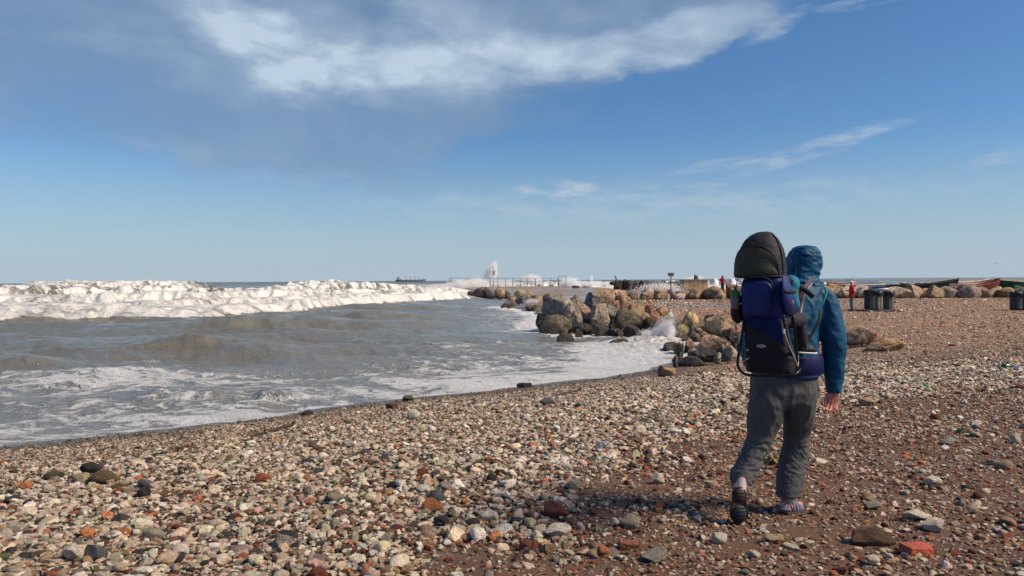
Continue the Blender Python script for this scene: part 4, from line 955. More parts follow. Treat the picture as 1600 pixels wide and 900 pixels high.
SCOL = dict(pale=(0.62, 0.57, 0.48), black=(0.028, 0.028, 0.03), blue=(0.11, 0.12, 0.13), grey=(0.26, 0.245, 0.22), green=(0.07, 0.075, 0.035), dark=(0.10, 0.075, 0.035), yellow=(0.42, 0.36, 0.22), orange=(0.36, 0.14, 0.06), red=(0.20, 0.065, 0.035))
for i, (a, b, w, h, t, lab) in enumerate(SL):
    if lab: stone(a, b, w, h, t, lab, 5000 + i, color=SCOL.get(t), sub=4 if b > 720 else 3)
stone(1365, 838, 68, 28, 'tan', 'thick crumbling brown slab on the sand at the lower right', 5100, name='stone_slab', color=(0.125, 0.075, 0.045), rough=0.12, rot=-0.15, flat=0.6)
# broken brick
def brick_piece(px, py, w, h, rz, label, colr_, seed, name='broken_brick', cat='brick'):
    p = hit(px, py + h / 2); k = p.y / FPX; W = w * k; H = h * k; bm = bmesh.new(); box(bm, (0, 0, 0), W, W * 0.55, H * 0.72); bmesh.ops.subdivide_edges(bm, edges=list(bm.edges), cuts=5, use_grid_fill=True)
    me = bpy.data.meshes.new(name); bm.to_mesh(me); bm.free(); V, N = get_np(me); r_ = perlin(V / W * 5 + seed) * 0.03 * W + perlin(V / W * 12 + seed) * 0.012 * W
    e = np.abs(V / np.array([W / 2, W * .275, H * .36])); rnd = np.clip(np.sort(e, 1)[:, 1] - 0.8, 0, 1) * 0.10 * W; V2 = V + N * (r_ - rnd)[:, None]; V2[:, 0] += np.where(V[:, 0] > W * .3, perlin(V / W * 7 + seed) * .1 * W, 0); set_np(me, V2)
    me.materials.append(M_PEB); o = bpy.data.objects.new(name, me); o.location = (p.x, p.y + W * .15, p.z + H * 0.33); o.rotation_euler = (0.06, 0.08, rz); o['tint'] = list(colr_); link(o); return tag(o, label, cat)
brick_piece(1435, 857, 48, 21, 0.35, 'broken red brick lying on the sand at the lower right', (0.36, 0.085, 0.045), 3.0)
brick_piece(983, 850, 30, 16, 0.1, 'small brown square brick piece on the sand left of the raised foot', (0.20, 0.08, 0.045), 8.0)
brick_piece(1240, 850 - 2000, 0, 0, 0, '', (0, 0, 0), 0) if False else None
# name the loose stones by the landmark they lie beside
LM = [(140, 732, 'the round black stone'), (182, 762, 'the flat dark green stone'), (224, 771, 'the black angular stone'), (646, 648, 'the chalky white stone'), (148, 865, 'the rounded dark grey stone'), (113, 865, 'the large pale stone'), (437, 848, 'the rough grey stone'),
      (676, 790, 'the triangular orange stone'), (762, 808, 'the cream white oval stone'), (870, 797, 'the red brown tile-like stone'), (872, 830, 'the pitted yellowish stone'), (1460, 822, 'the white stone behind the brick'), (1126, 842, 'the white stone below the raised sole'),
      (1483, 690, 'the smooth grey stone on the sand'), (1356, 628, 'the tan stone near the hand'), (1028, 748, 'the white squarish stone'), (1210, 842, 'the long cream stone'), (1588, 686, 'the upright white stone'), (1458, 752, 'the flat white stone'), (1571, 727, 'the tan lumpy stone'),
      (1025, 870, 'the long grey stone'), (985, 815, 'the beige broken stone'), (660, 740, 'the dark red stone'), (768, 748, 'the dark slate stone'), (1365, 838, 'the crumbling brown slab'), (1435, 857, 'the broken red brick'), (983, 850, 'the small square brick piece'),
      (1155, 800, 'the raised sandal'), (1240, 800, 'the flat sandal'), (855, 628, 'the grey upper shingle stone'), (1000, 671, 'the white upper shingle stone'), (20, 890, 'the bottom left corner'), (300, 895, 'the bottom edge, left part'), (560, 890, 'the bottom edge, middle part'), (1590, 885, 'the bottom right corner'), (840, 895, 'the bottom edge below the pitted stone')]
from collections import defaultdict
DD = defaultdict(list)
for (o, w_, nm, x0, y0, sc, dn) in LOOSE:
    p_ = 800 + x0 / y0 * FPX; q_ = 438 + (CAM_Z + 0.05) * FPX / y0; d_, lm = min((math.hypot(p_ - a, (q_ - b) * 1.5), (a, b, c)) for a, b, c in LM)
    ddx, ddy = p_ - lm[0], (q_ - lm[1]) * 1.5
    side = ('right of' if ddx > 0 else 'left of') if abs(ddx) > abs(ddy) else ('in front of' if ddy > 0 else 'behind')
    near_ = 'just ' if d_ < 55 else ('' if d_ < 120 else 'well ')
    wh_ = near_ + side + ' ' + lm[2]
    if lm[2].startswith('the bottom'): wh_ = ('at ' if d_ < 60 else 'near ') + lm[2]
    DD[(w_, wh_, nm)].append((sc, o))
for (w_, where, nm), L_ in DD.items():
    L_.sort(key=lambda q: -q[0]); k_ = len(L_); adj = {1: [''], 2: ['larger ', 'smaller '], 3: ['largest ', 'middle-sized ', 'smallest ']}.get(k_)
    if adj is None: adj = ['largest ', 'second largest ', 'third largest '] + [''] * (k_ - 4) + ['smallest ']
    for ad, (sc, o) in zip(adj, L_): o['tint'] = [min(.9, float(q)) for q in o['tint']]; tag(o, ad + w_ + ' ' + where, nm, 'large loose pebbles of the shingle' if nm == 'pebble' else 'seashells on the shingle')
# ================================================================== the walking man, the carrier on his back, the child in it
DY = hit(1240, 803).y - 5.0
def W3(px, py, Y): return at(px, py, Y + DY)
KP = (5.0 + DY) / FPX                                   # metres per photo pixel at the man
def vring(px, py, Y, hw, hd, p=2.2): return (W3(px, py, Y), Vector((hw * KP, 0, 0)), Vector((0, hd * KP, 0)), p)
def cloth_noise(V, f, st=(1, 1, 1), seed=0.0, o=3, sharp=1.6):
    p = V * np.array(st) * f + seed; p = p + 0.5 * np.stack([perlin(V * f * 0.35 + seed + k * 9) for k in range(3)], 1)
    n = 1 - np.abs(fbm(p, o)) * 1.8
    return np.sign(n) * np.abs(n) ** sharp - 0.45
M_SKIN = simple('skin', (0.52, 0.20, 0.165), 0.55, bump_scale=120, bump_d=0.001, var=0.18, vscale=14)
M_JACKET = simple('teal_blue_nylon', (0.002, 0.066, 0.148), 0.6, bump_scale=38, bump_d=0.003, var=0.12, vscale=5, bump_stretch=(1, 1, 0.5), sheen=0.0)
M_TROUS = simple('grey_cotton', (0.078, 0.081, 0.086), 0.8, bump_scale=46, bump_d=0.005, var=0.16, vscale=5, bump_stretch=(0.6, 0.6, 1.4))
M_BLUE = simple('ultramarine_nylon', (0.016, 0.025, 0.135), 0.6, bump_scale=60, bump_d=0.004, var=0.14, vscale=7)
M_BLACK = simple('black_nylon', (0.012, 0.012, 0.017), 0.6, bump_scale=60, bump_d=0.004, var=0.25, vscale=7)
M_CHAR = simple('charcoal_fabric', (0.022, 0.021, 0.029), 0.7, bump_scale=26, bump_d=0.006, var=0.15, vscale=5)
M_OLIVE = simple('olive_mesh_fabric', (0.11, 0.105, 0.078), 0.5, bump_scale=40, bump_d=0.006, var=0.25, vscale=6, bump_stretch=(1, 1, 2.5))
M_STRAP = simple('purple_grey_padding', (0.085, 0.075, 0.120), 0.75, bump_scale=90, bump_d=0.003, var=0.15)
M_SILVER = simple('silver_webbing', (0.50, 0.48, 0.44), 0.5, var=0.1)
M_LOGO = simple('grey_badge', (0.30, 0.31, 0.31), 0.45, var=0.05)
M_WHITE = simple('white_rubber', (0.75, 0.75, 0.74), 0.5, var=0.05)
M_GREEN = simple('green_cord', (0.02, 0.42, 0.25), 0.5, var=0.1)
M_TUBE = simple('black_painted_tube', (0.012, 0.012, 0.014), 0.32, var=0.1)
M_SOLE = simple('brown_rubber_sole', (0.038, 0.026, 0.022), 0.7, bump_scale=90, bump_d=0.004, var=0.35, vscale=25)
M_SOLE2 = simple('blue_black_rubber_sole', (0.022, 0.030, 0.042), 0.6, bump_scale=90, bump_d=0.004, var=0.3, vscale=25)
M_SAND = simple('slate_blue_webbing', (0.085, 0.10, 0.155), 0.7, bump_scale=90, bump_d=0.003, var=0.2, vscale=20)
M_SANDL = simple('pale_lilac_webbing', (0.42, 0.40, 0.50), 0.7, var=0.1)
M_ANK = simple('pale_ankle_sock', (0.46, 0.36, 0.33), 0.85, bump_scale=120, bump_d=0.002, var=0.12)
M_TEAL = simple('bright_teal_fleece', (0.012, 0.155, 0.235), 0.8, bump_scale=60, bump_d=0.004, var=0.12)
M_DKTR = simple('dark_grey_jersey', (0.026, 0.024, 0.034), 0.85, bump_scale=50, bump_d=0.004, var=0.15)

man_base = W3(1215, 808, 4.95); man_base.z = ground(man_base.x, man_base.y)
man = empty('person', man_base); tag(man, 'walking man seen from behind in a blue hooded jacket and grey trousers', 'person')
def mpart(name, me, mat, parent=man, root=man):
    o = obj(name, me, mat); 
    if parent is root: return world_child(o, root)
    o.parent = parent; o.matrix_parent_inverse = Matrix.Identity(4); return o
# --- body (one skin): head, neck, trunk, legs, arms, feet and hands
bm = bmesh.new()
hc = W3(1256, 411, 5.12)
HD = Vector((0.5, 0.866, 0)); HR = Vector((0.866, -0.5, 0)); UP = Vector((0, 0, 1))
Mh = Matrix((HR, HD, UP)).transposed()
ellipsoid(bm, hc, 0.073, 0.092, 0.112, Mh); ellipsoid(bm, hc + HD * 0.02 + UP * -0.05, 0.055, 0.07, 0.065, Mh)
capsule(bm, hc + HD * 0.085 + UP * -0.005, 0.012, hc + HD * 0.108 + UP * -0.03, 0.015, 8)          # nose
for s in (-1, 1):
    ellipsoid(bm, hc + HR * 0.075 * s + HD * -0.005 + UP * -0.01, 0.012, 0.022, 0.032, Mh, 10)       # ears
    ellipsoid(bm, hc + HR * 0.03 * s + HD * 0.083 + UP * 0.012, 0.013, 0.008, 0.007, Mh, 10)
ellipsoid(bm, hc + HD * 0.086 + UP * -0.062, 0.024, 0.010, 0.008, Mh, 10)
capsule(bm, hc + UP * -0.06, 0.058, W3(1250, 452, 5.08), 0.065)
capsule(bm, W3(1244, 470, 5.06), 0.15, W3(1232, 590, 5.0), 0.14)
LH, LK, LA = W3(1200, 610, 4.98), W3(1190, 690, 5.0), W3(1160, 754, 4.86)
RH_, RK, RA = W3(1248, 610, 5.0), W3(1245, 692, 5.14), W3(1231, 778, 5.05)
capsule(bm, LH, 0.08, LK, 0.055); capsule(bm, LK, 0.055, LA, 0.034)
capsule(bm, RH_, 0.08, RK, 0.055); capsule(bm, RK, 0.055, RA, 0.034)
RS, RE, RW = W3(1284, 465, 5.03), W3(1302, 535, 5.0), W3(1302, 611, 5.02)
LS, LE, LW = W3(1196, 465, 5.12), W3(1170, 556, 5.12), W3(1192, 572, 5.36)
capsule(bm, RS, 0.055, RE, 0.042); capsule(bm, RE, 0.042, RW, 0.027)
capsule(bm, LS, 0.055, LE, 0.042); capsule(bm, LE, 0.042, LW, 0.027)
# feet
lt = W3(1153, 817, 4.72 - 0.0); lt = Vector((hit(1154, 820).x, hit(1154, 820).y, 0)); lt.z = ground(lt.x, lt.y) + 0.025
lheel = W3(1154, 768, 4.80)
capsule(bm, lheel + Vector((0, 0.03, 0.01)), 0.033, lt + Vector((0.0, 0.03, 0.02)), 0.038); capsule(bm, LA, 0.034, lheel + Vector((0, 0.03, 0.02)), 0.034)
rg0 = hit(1238, 803); rg0.z = ground(rg0.x, rg0.y)
fd = Vector((0.86, 0.51, 0)).normalized()               # where the flat foot points
rheel = Vector((W3(1222, 795, 5.0).x, rg0.y, rg0.z + 0.045)); rtoe = rheel + fd * 0.19 + Vector((0, 0, -0.012))
capsule(bm, rheel, 0.032, rtoe, 0.030); capsule(bm, RA, 0.034, rheel + Vector((0.012, 0, 0.03)), 0.034)
body = remesh(bm, 0.011, 3, 'person_body')
# right hand: palm towards the camera, thumb on the body side, fingers curled
bm = bmesh.new(); k = KP
def HP(px, py, dy=0.0): return W3(px, py, 5.02 + dy)
capsule(bm, HP(1302, 606), 0.030, HP(1301, 615), 0.027, 12)
for (a, b) in (((1296.5, 617), (1293.5, 630)), ((1301, 617), (1298.5, 632)), ((1305, 617), (1303, 631)), ((1308, 616), (1307, 629))):
    capsule(bm, HP(*a), 0.0165, HP(*b, 0.006), 0.0135, 12)
fing = [((1293.5, 630, .006), (1291.5, 637.5, -.012), (1290, 641, -.034), (1290.5, 640, -.052)), ((1298.5, 632, .006), (1297, 640, -.014), (1295, 643.5, -.038), (1295, 642, -.058)),
        ((1303, 631, .006), (1302.5, 639, -.014), (1301, 643, -.036), (1300.5, 641.5, -.054)), ((1307, 629, .006), (1307, 635.5, -.012), (1306, 639, -.030), (1305, 638.5, -.045))]
rad = [.0102, .0096, .0088, .0078]
for fi in fing:
    for j in range(3): capsule(bm, HP(*fi[j]), rad[j], HP(*fi[j + 1]), rad[j + 1], 10)
th_ = [(1296, 614, -.004), (1291, 620, -.012), (1288.6, 627, -.02), (1289, 633, -.026)]
for j in range(3): capsule(bm, HP(*th_[j]), [.013, .0105, .0092, .008][j], HP(*th_[j + 1]), [.013, .0105, .0092, .008][j + 1], 10)
hand = remesh(bm, 0.0036, 2, 'hand')
# left hand holding the front of the hip belt (out of sight, simple but with five fingers)
bm = bmesh.new(); lw = LW; d_ = Vector((0.75, 0.65, -0.1)).normalized(); sd__ = Vector((0, 0, 1))
for q in range(4):
    a = lw + sd__ * (0.028 - q * 0.019); b = a + d_ * 0.085; c_ = b + d_ * 0.03 + Vector((0.02, -0.02, 0)); e_ = c_ + Vector((0.022, -0.03, 0))
    capsule(bm, lw + d_ * 0.01, 0.02, b, 0.0125, 8); capsule(bm, b, 0.009, c_, 0.008, 8); capsule(bm, c_, 0.008, e_, 0.007, 8)
capsule(bm, lw + d_ * 0.03 + sd__ * 0.02, 0.012, lw + d_ * 0.07 + sd__ * 0.055, 0.009, 8)
lhand = remesh(bm, 0.005, 2, 'lhand')
bm = bmesh.new(); bm.from_mesh(body); bm.from_mesh(hand); bm.from_mesh(lhand)
body_o = mpart('body', bm, M_SKIN)
# --- trousers
def edges_ring(yy, x0, x1, Y, hd, p=2.2): return vring((x0 + x1) / 2, yy, Y, (x1 - x0) / 2, hd, p)
bm = bmesh.new()
loft(bm, [edges_ring(572, 1180, 1272, 5.0, 33, 2.4), edges_ring(589, 1174, 1276, 5.0, 36, 2.4), edges_ring(610, 1172, 1277, 5.0, 38, 2.3), edges_ring(628, 1174, 1274, 5.0, 34, 2.2), edges_ring(637, 1190, 1262, 5.0, 24)], 32)
loft(bm, [edges_ring(596, 1176, 1226, 4.99, 28), edges_ring(629, 1170.5, 1226, 4.97, 31), edges_ring(658, 1167.5, 1222.5, 4.98, 27), edges_ring(678, 1168, 1211, 4.99, 23), edges_ring(696, 1162, 1205.5, 4.98, 22),
          edges_ring(716, 1154, 1196, 4.95, 21), edges_ring(736, 1141, 1186, 4.92, 21), edges_ring(748, 1139.5, 1180, 4.90, 20), edges_ring(757, 1143, 1175, 4.88, 17)], 28)
loft(bm, [edges_ring(596, 1222, 1275, 5.0, 29), edges_ring(629, 1222, 1275, 5.01, 31), edges_ring(658, 1224, 1270.5, 5.06, 27), edges_ring(678, 1224, 1264, 5.10, 23), edges_ring(696, 1222.5, 1264.5, 5.11, 22), edges_ring(716, 1217, 1263, 5.10, 22),
          edges_ring(736, 1214, 1260, 5.07, 22), edges_ring(755, 1212.5, 1254, 5.05, 21), edges_ring(770, 1211.5, 1252, 5.03, 20), edges_ring(777, 1213, 1251.5, 5.03, 19)], 28)
tm = remesh(bm, 0.0085, 5, 'trousers')
def z_of(py, Y=5.0): return W3(1230, py, Y).z
zk0, zk1 = z_of(672), z_of(765)
def trf(V, N):
    low = sstep(-V[:, 2], -zk0, -(zk0 - 0.08)); up = 1 - low
    d = low * 0.0075 * cloth_noise(V, 7.5, (1.2, 1.2, 3.2), 3.0, 3) + low * 0.004 * cloth_noise(V, 20, (0.7, 0.7, 2.6), 8.0, 2)
    d += up * 0.011 * cloth_noise(V, 6.0, (1.6, 1.6, 0.7), 5.0, 2) + up * 0.004 * cloth_noise(V, 15, (1, 1, 1), 6.0, 2)
    crz = np.abs(np.sin(V[:, 2] * 62 + 9 * perlin(V * np.array([7, 7, 3.0])) + 14 * V[:, 0])) ** 0.6; cm = sstep(perlin(V * 6.0 + 4.0), -.15, .35); d -= low * 0.0075 * (1 - crz) * cm * 1.6
    knee = np.exp(-((V[:, 2] - z_of(690)) / 0.06) ** 2); d += knee * 0.006 * cloth_noise(V, 9, (1, 1, 3.5), 9.0, 2)
    return d
displace(tm, lambda V, N: (lambda d: d - d.mean() - 0.006)(trf(V, N)))
trousers = mpart('trousers', tm, M_TROUS)
bm = bmesh.new()                                        # trouser pocket edge and the cuff hem
tube(bm, spline([W3(1275.5, 590, 4.92), W3(1277.5, 604, 4.93), W3(1276.5, 617, 4.95)], 5), 0.008, 8)
mpart('pocket', bm, M_BLACK)
# --- jacket
bm = bmesh.new()
loft(bm, [edges_ring(438, 1232, 1274, 5.10, 20), edges_ring(446, 1212, 1283, 5.08, 26), edges_ring(456, 1196, 1292, 5.07, 30), edges_ring(470, 1192, 1292, 5.06, 33), edges_ring(490, 1193, 1287, 5.05, 35), edges_ring(515, 1195, 1278, 5.04, 35), edges_ring(545, 1192, 1278, 5.02, 34),
          edges_ring(565, 1188, 1279, 5.01, 35), edges_ring(583, 1182, 1279, 5.0, 37, 2.3), edges_ring(590, 1184, 1277, 5.0, 36, 2.3)], 36)
def arm(rs_): loft(bm, [(c, Vector((a * KP, 0, 0)), Vector((0, b * KP, 0)) , 2.0) for (c, a, b) in rs_], 24)
arm([(W3(1279, 447, 5.05), 8, 14), (W3(1287, 457, 5.04), 15, 20), (W3(1293, 474, 5.02), 18, 21), (W3(1298, 500, 5.01), 19, 21), (W3(1300.5, 522, 5.0), 20.5, 21), (W3(1303.5, 541, 5.0), 18.8, 20), (W3(1303, 562, 5.0), 16.5, 18), (W3(1303, 588, 5.01), 14.2, 16), (W3(1302.5, 604, 5.02), 12, 14), (W3(1302.2, 613, 5.02), 11, 12.5)])
for a_, ra, b_, rb in ((W3(1200, 460, 5.12), .075, W3(1180, 505, 5.12), .078), (W3(1180, 505, 5.12), .078, W3(1172, 548, 5.11), .074), (W3(1172, 548, 5.11), .074, W3(1176, 566, 5.17), .068), (W3(1176, 566, 5.17), .068, W3(1190, 572, 5.32), .048)):
    capsule(bm, a_, ra, b_, rb)
jm = remesh(bm, 0.0085, 4, 'jacket')
def jf(V, N):
    Q = np.stack([V[:, 0] * .8 + V[:, 2] * .6, V[:, 1], V[:, 2] * .8 - V[:, 0] * .6], 1); d = 0.0085 * cloth_noise(Q, 5.5, (2.0, 1.0, .7), 11.0, 2) + 0.0025 * cloth_noise(V, 17, (1, 1, 1.6), 12.0, 2)
    elb = np.exp(-((V[:, 2] - z_of(545)) / 0.12) ** 2) * (V[:, 0] > W3(1284, 500, 5).x); d += elb * 0.007 * cloth_noise(V, 8, (1, 1, 3.2), 14.0, 2)
    cuf = np.exp(-((V[:, 2] - z_of(596)) / 0.03) ** 2) * (V[:, 0] > W3(1286, 500, 5).x); d += cuf * 0.006 * cloth_noise(V, 9, (0.7, 0.7, 5), 15.0, 2)
    return d
displace(jm, lambda V, N: (lambda d: d - d.mean())(jf(V, N)))
jacket = mpart('jacket', jm, M_JACKET)
bm = bmesh.new()
def hring(py, x0, x1, Y, hd, p=2.4): return edges_ring(py, x0, x1, Y, hd, p)
loft(bm, [hring(450, 1222, 1286, 5.08, 24), hring(441, 1224, 1282, 5.09, 26), hring(433, 1229, 1277, 5.11, 26), hring(424, 1226, 1279.5, 5.13, 29), hring(414, 1227.5, 1281, 5.14, 31, 2.6), hring(403, 1231, 1280, 5.14, 31, 2.6), hring(393, 1236, 1276.5, 5.13, 28, 2.6), hring(387, 1242, 1272, 5.13, 22, 2.4), hring(385, 1249, 1266, 5.13, 13)], 32)
bm2 = bmesh.new()
hm = remesh(bm, 0.0075, 3, 'hood')
displace(hm, lambda V, N: 0.011 * cloth_noise(V, 8, (0.9, 0.9, 1.9), 21.0, 2) + 0.004 * cloth_noise(V, 20, (1, 1, 1.6), 22.0, 2))
hood = mpart('hood', hm, M_JACKET, jacket)
bm = bmesh.new()                                        # brim of the hood, and the draw cord folds
tube(bm, spline([W3(1278, 424, 5.03), W3(1283.5, 418, 5.05), W3(1284, 408, 5.08), W3(1280, 396, 5.10)], 6), 0.008, 8)
tube(bm, spline([W3(1256, 398.5, 4.985), W3(1264, 397.5, 4.975), W3(1271, 402, 4.985)], 6), [0.001, .003, .004, .006, .0065, .006, .006, .006, .005, .004, .003, .002, .001], 8)
mpart('hood_brim', bm, M_JACKET, jacket)
# --- sandals
def sandal(tag_):
    s = None
    if tag_ == 'raised':
        tip = lt + Vector((0, 0.0, -0.005)); hl = lheel + Vector((0, -0.002, 0.012)); ax = (hl - tip); Ln = ax.length; ax.normalize(); side = Vector((1, 0, 0)) - ax * ax.x; side.normalize(); nrm = side.cross(ax)
        if nrm.y > 0: nrm = -nrm
        org = tip
    else:
        org = rtoe + fd * 0.045 + Vector((0, 0, -0.030)); hl = rheel - fd * 0.035 + Vector((0, 0, -0.034)); ax = hl - org; Ln = ax.length; ax.normalize(); nrm = Vector((0, 0, -1)); side = ax.cross(nrm).normalized()
    prof = [(0.0, .018), (.04, .032), (.12, .043), (.25, .050), (.38, .049), (.52, .040), (.68, .036), (.84, .037), (.94, .032), (1.0, .016)]
    bm = bmesh.new(); rings = []
    wk = 1.28 if tag_ == 'raised' else 1.0
    def P3(t, s_, h_): return org + ax * (t * Ln * (1.08 if tag_ == 'raised' else 1) ) + side * s_ * wk + nrm * h_
    n = 22; top = []; bot = []; mid = []
    outl = [(t, w) for t, w in prof] + [(t, -w) for t, w in reversed(prof)]
    lays = []
    for (hh, sc) in ((0.018, 0.86), (0.022, 0.93), (0.020, 1.0), (0.006, 1.03), (-0.006, 1.0), (-0.008, 0.9)):
        lays.append([bm.verts.new(P3(0.5 + (t - 0.5) * (1 if sc > .95 else .985), w * sc, hh - 0.004 * math.cos(t * 6.0))) for t, w in outl])
    m_ = len(outl)
    for i in range(len(lays) - 1):
        for j in range(m_): bm.faces.new((lays[i][j], lays[i][(j + 1) % m_], lays[i + 1][(j + 1) % m_], lays[i + 1][j]))
    for L_, inv_ in ((lays[0], 0), (lays[-1], 1)):
        q = len(prof)
        for i in range(q - 1):
            f = (L_[i], L_[i + 1], L_[m_ - 2 - i], L_[m_ - 1 - i]); bm.faces.new(f if inv_ else f[::-1])
    bmesh.ops.recalc_face_normals(bm, faces=list(bm.faces))
    sole = mpart('sole', bm, M_SOLE, body_o if False else man)
    return P3, sole, Ln
P3, sole_l, Ln = sandal('raised')
bm = bmesh.new()                                        # tread: rubber lugs of the outsole, forefoot and heel
def pad(P3, bm, t0, t1, sc, h0, h1, prof=((0.0, .018), (.06, .035), (.12, .043), (.25, .050), (.38, .049), (.52, .040), (.68, .036), (.84, .037), (.94, .032), (1.0, .016))):
    ts = np.linspace(t0, t1, 9); w = np.interp(ts, [p[0] for p in prof], [p[1] for p in prof]) * sc * np.sqrt(np.clip(1 - (np.abs(np.linspace(-1, 1, 9))) ** 5, 0.15, 1))
    o1 = [(t, a) for t, a in zip(ts, w)] + [(t, -a) for t, a in zip(ts[::-1], w[::-1])]
    A = [bm.verts.new(P3(t, a, h0)) for t, a in o1]; B = [bm.verts.new(P3(t, a * .93, h1)) for t, a in o1]; m_ = len(o1)
    for j in range(m_): bm.faces.new((A[j], A[(j + 1) % m_], B[(j + 1) % m_], B[j]))
    bm.faces.new(B)
pad(P3, bm, 0.04, 0.50, 0.80, 0.016, 0.027); mpart('tread', bm, M_SOLE2, sole_l)
bm = bmesh.new(); pad(P3, bm, 0.60, 0.97, 0.84, 0.016, 0.027); mpart('tread', bm, M_SOLE, sole_l)
bm = bmesh.new()
for q in range(4):
    t_ = 0.12 + q * 0.10; a = P3(t_, -.034, .0275); b = P3(t_ + .02, .034, .0275); tube(bm, [a, b], 0.0026, 6)
for q in range(3):
    t_ = 0.68 + q * 0.09; a = P3(t_, -.024, .0275); b = P3(t_, .024, .0275); tube(bm, [a, b], 0.0026, 6)
mpart('tread_groove', bm, M_BLACK, sole_l)
bm = bmesh.new()                                        # heel cup and straps of the raised sandal
tube(bm, spline([W3(1147, 771, 4.81), W3(1149, 764, 4.80), W3(1154, 761, 4.79), W3(1160, 762.5, 4.79), W3(1166, 771, 4.81)], 5), 0.0075, 8, 1.0)
tube(bm, spline([W3(1149, 765, 4.82), W3(1152, 757, 4.83), W3(1154, 749, 4.84)], 5), 0.007, 8)
tube(bm, spline([W3(1156, 757, 4.80), W3(1161, 763, 4.795), W3(1165, 772, 4.80)], 5), 0.0055, 8)
st_l = mpart('strap', bm, M_SAND)
bm = bmesh.new()
capsule(bm, W3(1160, 747, 4.86), 0.040, W3(1157, 764, 4.815), 0.038, 18); mpart('ankle_sock', remesh(bm, 0.006, 2), M_ANK)
P3, sole_r, Ln = sandal('flat')
bm = bmesh.new()                                        # closed toe and webbing of the flat sandal
rings = []
for t, w, h in ((0.02, .016, .022), (.08, .030, .036), (.18, .040, .048), (.30, .042, .058), (.42, .038, .068), (.52, .034, .072)):
    c = P3(t, 0, -0.004); rings.append((c, (P3(t, 1, 0) - P3(t, 0, 0)) * w, Vector((0, 0, 1)) * h))
loft(bm, rings, 20); mpart('upper', bm, M_SAND)
for (ta, tb, mt) in ((.16, .20, M_SANDL), (.26, .31, M_SANDL), (.37, .43, M_SANDL), (.47, .54, M_SANDL)):
    bm = bmesh.new(); pts = []
    for q in range(13):
        an = math.pi * q / 12; w = np.interp(ta, [.08, .3, .6], [.034, .045, .037]); h = np.interp(ta, [.08, .3, .6], [.042, .062, .078])
        pts.append(P3(ta + (tb - ta) * q / 12, math.cos(an) * w * (-1), -0.004) + Vector((0, 0, 1)) * math.sin(an) * h)
    tube(bm, pts, 0.0035, 6); mpart('strap', bm, mt)
bm = bmesh.new()
tube(bm, spline([rheel + Vector((0.05, -0.036, -0.01)), rheel + Vector((0.0, -0.040, 0.0)), rheel + Vector((-0.035, -0.02, 0.004)), rheel + Vector((-0.038, 0.015, 0.004)), rheel + Vector((0.0, 0.04, 0))], 5), 0.011, 8)
tube(bm, spline([rheel + Vector((0.065, -0.036, -0.015)), rheel + Vector((0.05, -0.034, 0.03)), rheel + Vector((0.03, -0.03, 0.045)), rheel + Vector((-0.01, -0.036, 0.02)), rheel + Vector((-0.035, -0.02, 0.02))], 5), 0.006, 8)
mpart('strap', bm, M_SAND)
bm = bmesh.new(); capsule(bm, RA, 0.040, rheel + Vector((0.012, 0, 0.02)), 0.037, 18); mpart('ankle_sock', remesh(bm, 0.006, 2), M_ANK)

# ================================================================== child carrier
OC = W3(1195, 587, 4.46)
carrier = empty('child_carrier', OC, 0); tag(carrier, 'blue and black framed child carrier with a dark sun canopy worn on the man\'s back', 'child carrier')
def K(a, b, c): return OC + HR * a + HD * b + UP * (c * 1.085)
def Kp(px, py, b=0.0, off=0.0):
    """point on the carrier plane b (metres forward of its rear face) seen at a photo pixel"""
    d = ray(px, py); o = Vector((0, 0, CAM_Z)); n = HD; q = OC + HD * (b - off); t = (q - o).dot(n) / d.dot(n); return o + d * t
def Ks(px, py, a=0.125):
    d = ray(px, py); o = Vector((0, 0, CAM_Z)); q = OC + HR * a; t = (q - o).dot(HR) / d.dot(HR); return o + d * t
def cpart(name, me, mat, parent=None):
    o = obj(name, me, mat)
    if parent is None: return world_child(o, carrier)
    o.parent = parent; o.matrix_parent_inverse = Matrix.Identity(4); return o
def kring(a0, a1, b0, b1, c, p=4.0): return (K((a0 + a1) / 2, (b0 + b1) / 2, c), HR * ((a1 - a0) / 2), HD * ((b1 - b0) / 2), p)
# canopy
CA, CB = -0.048, 0.135
def dome(c): return max(0.0, 1 - (max(0, c - 0.60) / 0.283) ** 2.5) ** (1 / 2.1)
bm = bmesh.new(); rings = []
for c in [0.592, 0.60, 0.61, 0.64, 0.67, 0.70, 0.73, 0.76, 0.79, 0.815, 0.835, 0.852, 0.865, 0.874, 0.880]:
    f = dome(c); wob = 1.0
    rings.append((K(CA + 0.02 * (1 - f), CB, c), HR * 0.160 * max(f, .05), HD * 0.145 * max(f, .05), 2.35))
loft(bm, rings, 40); me_c = remesh(bm, 0.008, 2, 'canopy')
displace(me_c, lambda V, N: 0.006 * cloth_noise(V, 5, (1, 1, 1), 31, 2) + 0.0025 * cloth_noise(V, 14, (1, 1, 2), 32, 2))
canopy = cpart('canopy', me_c, M_CHAR)
def dome_pt(th, c, off=0.0):
    f = dome(c); ca, sa = math.cos(th), math.sin(th); p = 2.35
    return K(CA + 0.02 * (1 - f), CB, c) + HR * (0.160 * f + off) * math.copysign(abs(ca) ** (2 / p), ca) + HD * (0.145 * f + off) * math.copysign(abs(sa) ** (2 / p), sa)
bm = bmesh.new(); GR = []
for j in range(29):
    t = -1 + 2 * j / 28; thj = math.radians(-105 + t * 64); topc = 0.612 + 0.175 * max(0, 1 - abs(t) ** 2.6) ** 0.55
    GR.append([bm.verts.new(dome_pt(thj, 0.603 + (topc - 0.603) * i / 12, 0.010 + 0.004 * math.sin(i / 12 * 9))) for i in range(13)])
